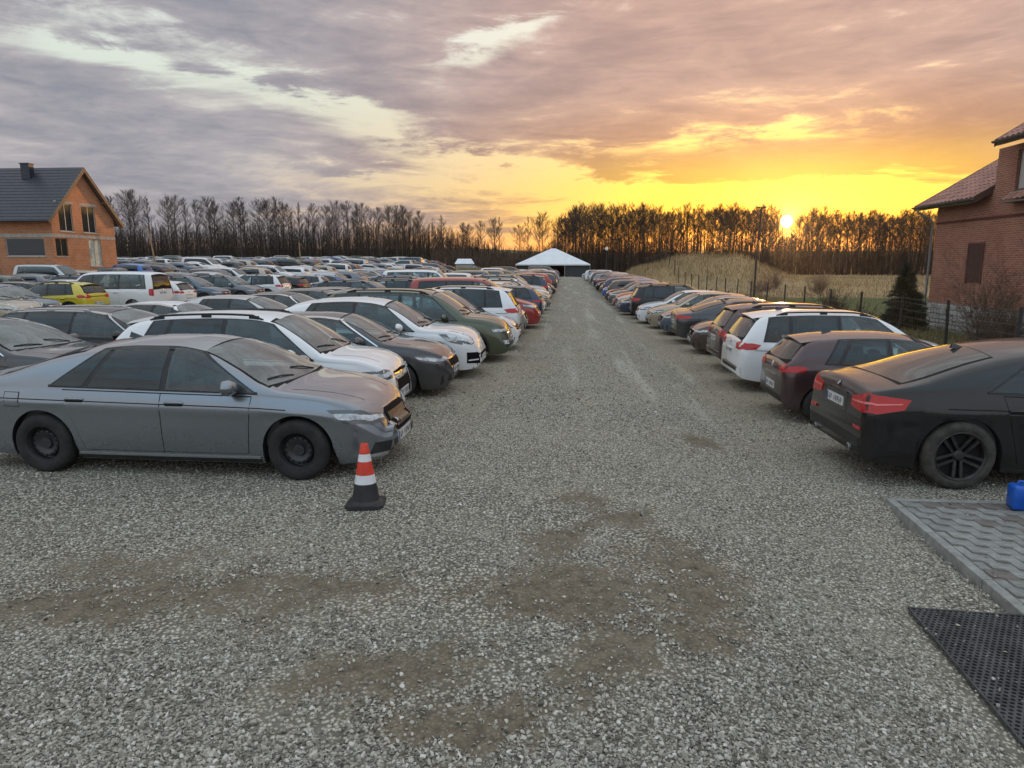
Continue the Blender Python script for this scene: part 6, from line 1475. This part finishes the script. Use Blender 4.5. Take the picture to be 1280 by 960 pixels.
# the mass of thinner stems and brush behind them
def brushwood(name, n, px0, px1, y0, y1, h0, h1, seed, label, tw=11, rad=.055, hfun=None, m_=None):
    r = np.random.default_rng(seed); px = px0 + (px1-px0)*r.random(n); y = y0 + (y1-y0)*r.random(n)**1.2; x = np.tan(np.arctan((px-640)/863.0) - R(4.77))*y; z = terrain(x, y) - .2
    h = h0 + (h1-h0)*r.random(n); 
    if hfun is not None: h = h*hfun(px)
    A = np.stack([x, y, z], 1); B = A + np.stack([r.normal(size=n)*.05*h, r.normal(size=n)*.05*h, h], 1)
    As, Bs, ra, rb = [A], [B], [rad*(.6 + .8*r.random(n))], [np.full(n, .02)]
    for k in range(tw):
        t = .12 + .85*r.random(n); st = A + (B-A)*t[:, None]; a = r.random(n)*6.283; ln = h*(.12 + .18*r.random(n))*(1.15-t*.5)
        As.append(st); Bs.append(st + np.stack([np.cos(a)*ln*.55, np.sin(a)*ln*.55, ln*.8], 1)); ra.append(np.full(n, .028)); rb.append(np.full(n, .010))
    v, f = prism_np(np.concatenate(As), np.concatenate(Bs), np.concatenate(ra), np.concatenate(rb))
    return tag(link(name, mesh_np(name, v, f, [m_ or brush_m])), label, kind='stuff')
hf = lambda px: 1 - .42*np.exp(-((px-640)/75)**2)
brushwood('woods', 5200, -80, 700, 168, 225, 7.0, 12.2, 1, 'dark leafless undergrowth of the wood behind the far parked cars', hfun=hf)
brushwood('woods', 4700, 690, 1330, 162, 216, 5.5, 11.4, 2, 'dark leafless undergrowth of the wood beyond the grass field')
brushwood('thicket', 500, 540, 720, 152, 166, 2.0, 5.0, 3, 'brown leafless thicket around the marquee', tw=14, rad=.03, m_=mat('brown_brush', (.10, .062, .042), .95, var=.3, vscale=.5))
# ------------------------------------------------------------------ dry grass, reeds, shrubs
def blades(name, pts, hmin, hmax, w, seed, label, cols):
    r = np.random.default_rng(seed); x, y = pts; n = len(x); z = terrain(x, y) - .02; h = hmin + (hmax-hmin)*r.random(n)**1.5; a = r.random(n)*6.283; l = r.normal(size=(n, 2))*.22
    vs = np.empty((n, 3, 3)); vs[:, 0] = np.stack([x - np.cos(a)*w, y - np.sin(a)*w, z], 1); vs[:, 1] = np.stack([x + np.cos(a)*w, y + np.sin(a)*w, z], 1); vs[:, 2] = np.stack([x + l[:, 0]*h, y + l[:, 1]*h, z + h], 1)
    me = mesh_np(name, vs.reshape(-1, 3), np.arange(n*3).reshape(-1, 3), cols, fmat=r.integers(0, len(cols), n)); return tag(link(name, me), label, kind='stuff')
gcols = [mat('straw_%d' % k, c, .9) for k, c in enumerate([(.42, .295, .145), (.31, .215, .105), (.50, .375, .20), (.19, .13, .065)])]; ggreen = [mat('blade_%d' % k, c, .9) for k, c in enumerate([(.085, .095, .032), (.13, .13, .05), (.20, .165, .08)])]
rr = np.random.default_rng(5)
def scatter(n, x0, x1, y0, y1, dens):
    x = x0 + (x1-x0)*rr.random(n); y = y0 + (y1-y0)*rr.random(n); k = rr.random(n) < dens(x, y); return x[k], y[k]
blades('dry_grass', scatter(90000, 6.5, 32, 55, 128, lambda x, y: np.clip((terrain(x, y) - .2)*1.2, .06, 1)*(x > 8.3)*(.35 + .9*fbm(x, y, .5, 2))), .25, .85, .022, 1, 'tall dry straw-coloured grass over the earth mound', gcols)
blades('grass', scatter(60000, 8.6, 16, 11, 60, lambda x, y: .25 + .9*(fbm(x, y, .6, 4) > .42)), .08, .34, .010, 2, 'rough green and straw grass along the wire fence', ggreen + gcols[:2])
blades('field_grass', scatter(60000, 12, 80, 56, 156, lambda x, y: .2 + 1.0*fbm(x, y, .12, 14)), .15, .45, .03, 3, 'dry meadow grass of the field before the wood', gcols + ggreen[1:2])
blades('weeds', scatter(14000, -40, -6, 120, 135, lambda x, y: np.exp(-((x+18)/11)**2 - ((y-128)/4)**2)), .2, .6, .03, 4, 'dry weeds on the low bank beyond the parked cars', gcols)
def twig_bush(name, x, y, w, h, n, seed, m_, label, cat='shrub', rad=.012, group=None):
    r = np.random.default_rng(seed); As, Bs, ra, rb = [], [], [], []
    for i in range(n):
        a = r.random()*6.283; e = .5 + r.random()*.95; d_ = np.array([math.cos(a)*math.cos(e)*w/h*1.3, math.sin(a)*math.cos(e)*w/h*1.3, math.sin(e)]); p = np.array([r.normal()*w*.10, r.normal()*w*.10, 0]); L_ = h*(.55 + .5*r.random())
        for s_ in range(4):
            q = p + d_*L_/4; As.append(p); Bs.append(q); ra.append(rad*(1-s_/5)); rb.append(rad*(1-(s_+1)/5))
            for k in range(4):
                dd = d_ + r.normal(size=3)*.6; As.append(q); Bs.append(q + dd*L_*.16); ra.append(rad*.45); rb.append(rad*.25)
                As.append(q + dd*L_*.09); Bs.append(q + dd*L_*.09 + (dd + r.normal(size=3)*.6)*L_*.10); ra.append(rad*.35); rb.append(rad*.2)
            p = q; d_ = d_ + r.normal(size=3)*.14
    v, f = prism_np(As, Bs, ra, rb); root = empty(name, (x, y, tz(x, y) - .05)); link('branches', mesh_np('branches', v, f, [m_]), root); return tag(root, label, cat, group)
bush_m = mat('bush_twigs', (.13, .085, .060), .9, var=.3); darkb = mat('dark_bush', (.045, .030, .024), .9, var=.3)
twig_bush('bare_shrub', 14.3, 24.6, 1.5, 2.6, 60, 1, bush_m, 'large bare brown shrub by the stone plinth of the brick house', rad=.013)
twig_bush('bare_shrub', 13.6, 22.4, 1.3, 1.7, 60, 2, bush_m, 'low bare brown shrub behind the fence beside the black coupe')
twig_bush('dark_shrub', 13.6, 36.5, 1.1, 1.25, 80, 3, darkb, 'dark rounded shrub behind the fence left of the spruce')
twig_bush('dark_shrub', 13.4, 33.0, 1.0, .8, 60, 4, darkb, 'low dark shrub at the foot of the spruce')
for i, (x, y, w, h) in enumerate([(-50, 55.5, .9, 1.6), (-47.5, 56.6, .8, 1.2)]): twig_bush('garden_shrub', x, y, w, h, 70, 20+i, mat('green_bush_%d' % i, (.06, .075, .03), .9), ['green shrub between the covered boat and the unfinished house', 'smaller green shrub under the large window of the unfinished house'][i])
for i in range(5): twig_bush('field_shrub', 16.5 + i*1.9, 62 + (i*7) % 5*2.0, 1.0, 1.3 + .3*(i % 3), 50, 40+i, mat('field_bush_%d' % i, (.16, .105, .07), .9), 'leafless shrub in the dry field beyond the fence, %s from the mound' % ORD(i+1), group='shrubs in the dry field')
# spruce
def spruce(x, y, h, w, seed, label):
    r = np.random.default_rng(seed); root = empty('spruce_tree', (x, y, tz(x, y) - .05)); q = MB(); q.tube([(0, 0, 0), (0, 0, h*.5), (0, 0, h)], [.06, .04, .008], 7); q.build('trunk', bark, root)
    As, Bs, ra, rb = [], [], [], []; V_, F_ = [], []
    for t in np.linspace(.06, .99, 30):
        nb = int(10 - 5*t)
        for k in range(nb):
            a = r.random()*6.283; ln = w*(1-t)**.85*(.75 + .4*r.random()) + .06; p = np.array([0, 0, t*h]); d_ = np.array([math.cos(a), math.sin(a), -.12 + .35*t])
            for s_ in np.linspace(.15, 1, int(5 + ln*16)):
                c_ = p + d_*ln*s_ + np.array([0, 0, -.10*ln*s_**2])
                for m_ in range(9):
                    dd = d_*.5 + r.normal(size=3)*.5; As.append(c_); Bs.append(c_ + dd*.13); ra.append(.011); rb.append(.003)
    v, f = prism_np(As, Bs, ra, rb); link('needles', mesh_np('needles', v, f, [mat('spruce_needles', (.035, .052, .034), .85, var=.3)]), root); tag(root, label, 'tree')
spruce(14.0, 29.9, 2.75, 1.0, 3, 'small dark green spruce beside the drainpipe of the brick house')
# ------------------------------------------------------------------ the parked cars
crng = random.Random(21)
LEN = {k: v['L'] for k, v in KINDS.items()}
WORD = {'liftback': 'liftback', 'coupe suv': 'coupe SUV', 'suv': 'SUV', 'crossover': 'crossover', 'sporty suv': 'sporty SUV', 'wagon': 'low estate', 'estate': 'estate', 'hatchback': 'hatchback', 'saloon': 'saloon', 'people carrier': 'people carrier', 'small van': 'van', 'minibus': 'minibus', 'boxy suv': 'boxy SUV', 'small crossover': 'small crossover'}
def park(kind, paint, x_front, y, nose_out, label, group, lod, side=1, yaw=0):
    """x_front: the end towards the lane; side +1: lane lies at +X"""
    h = (0 if nose_out else 180) if side > 0 else (180 if nose_out else 0)
    return put_car(kind, paint, x_front - side*LEN[kind]/2, y, h + yaw, label, group, lod)
GA, GB, GC, GR, GF = 'cars parked along the left of the gravel drive', 'second row of cars left of the drive', 'rows of cars across the left of the car park', 'cars parked along the right of the gravel drive', 'cars in the far field before the wood'
A = [('liftback', 'gunmetal', -1.93, 7.75, 1, 'grey liftback saloon on black steel wheels, nearest the camera beside the traffic cone', -1.0),
     ('crossover', 'white', -2.5, 10.05, 1, 'white crossover with black roof rails just behind the grey liftback', 1),
     ('wagon', 'dark grey', -2.05, 12.2, 1, 'dark grey low estate with chrome window line between two white cars', 1),
     ('sporty suv', 'white', -1.8, 14.25, 1, 'white sporty SUV with large side air intakes in its bumper', 0),
     ('boxy suv', 'green', -1.4, 16.6, 1, 'olive green boxy SUV beside the white sporty SUV', 0),
     ('people carrier', 'white', -1.35, 18.8, 1, 'white people carrier beyond the olive green SUV', 0),
     ('suv', 'white', -1.5, 21.0, 0, 'white SUV with its tail towards the drive, beyond the people carrier', 0),
     ('saloon', 'silver', -1.4, 23.0, 1, 'silver saloon nosing out just before the red van', 0),
     ('small van', 'red', -1.05, 25.1, 1, 'long red van nosing out over the drive', 0),
     ('estate', 'dark blue', -1.05, 27.5, 0, 'dark blue estate with its tail towards the drive beyond the red van', 0),
     ('saloon', 'beige', -1.15, 29.9, 1, 'beige saloon beyond the dark blue estate', 0),
     ('hatchback', 'white', -1.1, 32.3, 1, 'white hatchback, two cars beyond the dark blue estate', 0)]
for k, p, x, y, no, lab, yw in A: park(k, p, x, y, no, lab, GA, 0 if k == 'liftback' else 1, 1, yw)
B = [('saloon', 'dark grey', -7.2, 10.4, 1, 'dark grey saloon whose bonnet shows behind the grey liftback'), ('estate', 'black', -6.9, 13.0, 1, 'black estate with bright roof rails in the second row, behind the grey liftback'), ('saloon', 'white', -7.1, 15.6, 1, 'white saloon beside the black estate in the second row'),
     ('hatchback', 'silver', -6.6, 18.2, 1, 'pale silver hatchback behind the white crossover with roof rails'), ('saloon', 'black', -6.5, 20.8, 1, 'black saloon with a chrome window line in the second row'), ('hatchback', 'dark grey', -6.4, 23.2, 1, 'dark grey hatchback just beyond the black saloon in the second row'), ('wagon', 'dark grey', -6.3, 25.6, 1, 'charcoal low estate above the white sporty SUV in the second row'),
     ('suv', 'dark blue', -6.4, 28.2, 1, 'dark blue SUV roof behind the olive green SUV'), ('suv', 'dark blue', -6.2, 30.8, 0, 'dark blue SUV with tail out, behind the red van')]
for k, p, x, y, no, lab in B: park(k, p, x, y, no, lab, GB, 1, 1, crng.uniform(-1.5, 1.5))
Cc = [('sporty suv', 'beige', -18.9, 22.8, 1, 'dark beige SUV with gold reflections in its side glass at the left edge'), ('small crossover', 'slate blue', -20.3, 25.4, 1, 'slate blue crossover between the gold-lit SUV and the yellow one'), ('small crossover', 'yellow', -20.4, 28.2, 0, 'yellow small crossover with a black roof beside the white minibus'), ('minibus', 'white', -19.3, 31.2, 0, 'white minibus with long side windows beside the yellow crossover'),
      ('hatchback', 'white', -19.7, 34.2, 0, 'white hatchback tail beside the white minibus'), ('suv', 'slate blue', -19.1, 36.9, 1, 'slate blue SUV nosing out beyond the white hatchback tail'), ('suv', 'grey', -18.4, 39.8, 1, 'grey SUV nosing out next to the slate blue one'), ('suv', 'white', -18.0, 42.6, 0, 'white SUV tail beyond the grey SUV'), ('hatchback', 'black', -17.8, 45.5, 0, 'black hatchback with sunset glowing in its rear window'), ('estate', 'silver', -17.3, 48.3, 0, 'silver estate tail beyond the black hatchback'), ('saloon', 'blue', -16.3, 51.2, 0, 'bright blue saloon in the row beyond the white SUV')]
for k, p, x, y, no, lab in Cc: park(k, p, x, y, no, lab, GC, 1, 1, crng.uniform(-2, 2))
Rr = [('coupe suv', 'black', 3.45, 8.95, 0, 'black coupe SUV with red tail lamps and dusty dark wheels beside the paving', 0), ('hatchback', 'maroon', 3.55, 12.1, 0, 'dark maroon hatchback beside the black coupe SUV', -1), ('suv', 'white', 3.45, 14.85, 0, 'white SUV with tail to the drive beyond the maroon hatchback', 0),
      ('suv', 'maroon', 3.6, 17.3, 0, 'dark maroon SUV mostly hidden by the white SUV', 0), ('saloon', 'brown', 3.6, 20.6, 1, 'dark brown saloon nosing out on the right of the drive', -2), ('liftback', 'dark grey', 3.5, 23.3, 0, 'dark grey liftback tail with chrome window line, beyond the brown saloon', 0), ('saloon', 'slate blue', 3.4, 26.0, 1, 'blue grey saloon nosing out beyond the dark grey liftback', 0),
      ('hatchback', 'beige', 3.2, 28.4, 1, 'beige hatchback nosing out beside a white car on the right', 0), ('hatchback', 'white', 3.0, 30.8, 1, 'white hatchback nosing out on the right before the tall black SUV', 0), ('suv', 'black', 2.95, 33.4, 0, 'black SUV standing tall with its tail to the drive on the right', 0), ('hatchback', 'dark blue', 2.6, 35.9, 1, 'dark blue hatchback nosing out beyond the tall black SUV', 0), ('saloon', 'silver', 2.6, 38.3, 1, 'silver saloon beyond the dark blue hatchback on the right', 0)]
for k, p, x, y, no, lab, yw in Rr: park(k, p, x, y, no, lab, GR, 1, -1, yw)
KW = ['suv']*5 + ['hatchback']*5 + ['estate']*4 + ['saloon']*4 + ['crossover']*3 + ['small crossover']*3 + ['people carrier']*2 + ['wagon']*2 + ['boxy suv']*2 + ['sporty suv'] + ['liftback'] + ['small van'] + ['minibus']
PW = ['white']*7 + ['silver']*7 + ['grey']*4 + ['dark grey']*5 + ['black']*6 + ['dark blue']*3 + ['blue']*2 + ['red']*2 + ['maroon']*2 + ['beige']*2 + ['slate blue']*2 + ['brown'] + ['green']
TONE = {'gunmetal': 'grey'}
used = {}
spots = []
LOWW = ['hatchback']*5 + ['saloon']*5 + ['wagon']*3 + ['estate']*3 + ['liftback']*2 + ['crossover', 'small crossover', 'suv']
def run(x, side, y0, y1, gap, row, group, nose_p, jitter=.18, start=1, xs=None, lodcut=46):
    y = y0; n = start
    while y < y1:
        k, p = crng.choice(LOWW if side < 0 else KW), crng.choice(PW); no = crng.random() < nose_p
        spots.append((k, p, (xs(y) if xs else x) + crng.uniform(-jitter, jitter), y, no, side, row, group, n, crng.uniform(-2, 2), 1 if y < lodcut else 2)); y += gap + crng.uniform(-.12, .2); n += 1
run(-.95, 1, 34.8, 123, 2.5, 'row left of the drive', GA, .72, .25, 13, lambda y: -1.15 - .010*max(0, y-50))
run(-6.3, 1, 33.4, 112, 2.6, 'second row left of the drive', GB, .7, .25, 10)
run(2.65, -1, 40.7, 118, 2.5, 'row right of the drive', GR, .6, .2, 13, lambda y: 2.6 - .004*(y-40))
run(-16.8, 1, 54, 92, 2.75, 'third row left of the drive', GC, .5, .3, 12)
run(-26.3, 1, 27.5, 90, 2.75, 'fourth row left of the drive', GC, .5, .3, 1, None, 40)
run(-37.0, 1, 38, 88, 2.8, 'row before the unfinished house', GC, .5, .3, 1, None, 40)
for k, p, x, y, no, side, row, group, n, yw, lod in spots:
    c = TONE.get(p, p); lab = '%s %s %s, %s along the %s' % (c, WORD[k], 'nose out' if no else 'tail out', ORD(n), row)
    park(k, p, x, y, no, lab, group, lod, side, yw)
# the far field: tightly parked ranks before the wood; the ones that show largest stand singly
far = []
for ci in range(17):
    x = -19.5 - ci*5.7 - (1.8 if ci % 2 else 0)
    y = 98 + crng.uniform(0, 2)
    while y < 152:
        if not (abs(x + 17) < 9 and abs(y - 128) < 9) and crng.random() > .06: far.append((y, x + crng.uniform(-.4, .4), ci, crng.choice(KW), crng.choice(PW + ['white', 'silver']*5), crng.random() < .5))
        y += 2.55 + crng.uniform(-.1, .3)
far = [f for f in far if f[1] > -.92*f[0] - 4 and not (f[1] < -70 and f[0] < 60)]
far.sort(); n_single = max(0, 292 - len(A) - len(B) - len(Cc) - len(Rr) - len(spots))
per = {}
for y, x, ci, k, p, no in far[:n_single]:
    per[ci] = per.get(ci, 0) + 1
    park(k, p, x, y, no, '%s %s, %s car of the %s rank in the far field' % (p, WORD[k], ORD(per[ci]), ORD(ci+1)), GF, 2)
V_, F_, M_, mats_ = [], [], [], []; base = 0; cache = {}
for y, x, ci, k, p, no in far[n_single:]:
    me = join_lod(k, 3)
    if k not in cache:
        nv = len(me.vertices); co = np.empty(nv*3, np.float32); me.vertices.foreach_get('co', co); me.calc_loop_triangles(); nt = len(me.loop_triangles); tr = np.empty(nt*3, np.int32); me.loop_triangles.foreach_get('vertices', tr); tm = np.empty(nt, np.int32); me.loop_triangles.foreach_get('material_index', tm); cache[k] = (co.reshape(-1, 3), tr.reshape(-1, 3), tm)
    co, tr, tm = cache[k]; sg = 1 if no else -1; c = co*np.array([sg, sg, 1]) + np.array([x - LEN[k]/2, y, tz(x - LEN[k]/2, y)])
    loc = []
    for i, m_ in enumerate(me.materials):
        m2 = PAINT[p] if i == 0 else m_
        if m2 not in mats_: mats_.append(m2)
        loc.append(mats_.index(m2))
    V_.append(c); F_.append(tr + base); M_.append(np.array(loc)[tm]); base += len(co)
if V_: tag(link('distant_cars', mesh_np('distant_cars', np.concatenate(V_), np.concatenate(F_), mats_, np.concatenate(M_), smooth=False)), 'mass of tightly parked cars at the back of the far field before the wood', kind='stuff')
hm_=bpy.data.materials.new('haze'); hm_.use_nodes=True; hn=hm_.node_tree; hn.nodes.clear()  # volume added for the glow round the low sun
pv_=hn.nodes.new('ShaderNodeVolumePrincipled'); ho=hn.nodes.new('ShaderNodeOutputMaterial'); hn.links.new(pv_.outputs[0],ho.inputs['Volume'])
pv_.inputs['Density'].default_value=.00011; pv_.inputs['Anisotropy'].default_value=.86; pv_.inputs['Color'].default_value=(.97,.92,.86,1)
q=MB(); q.box(-2000,2000,-500,2900,-4,45); hb=q.build('haze',hm_); tag(hb,'thin evening haze added over the car park for the low sun glow',kind='stuff')
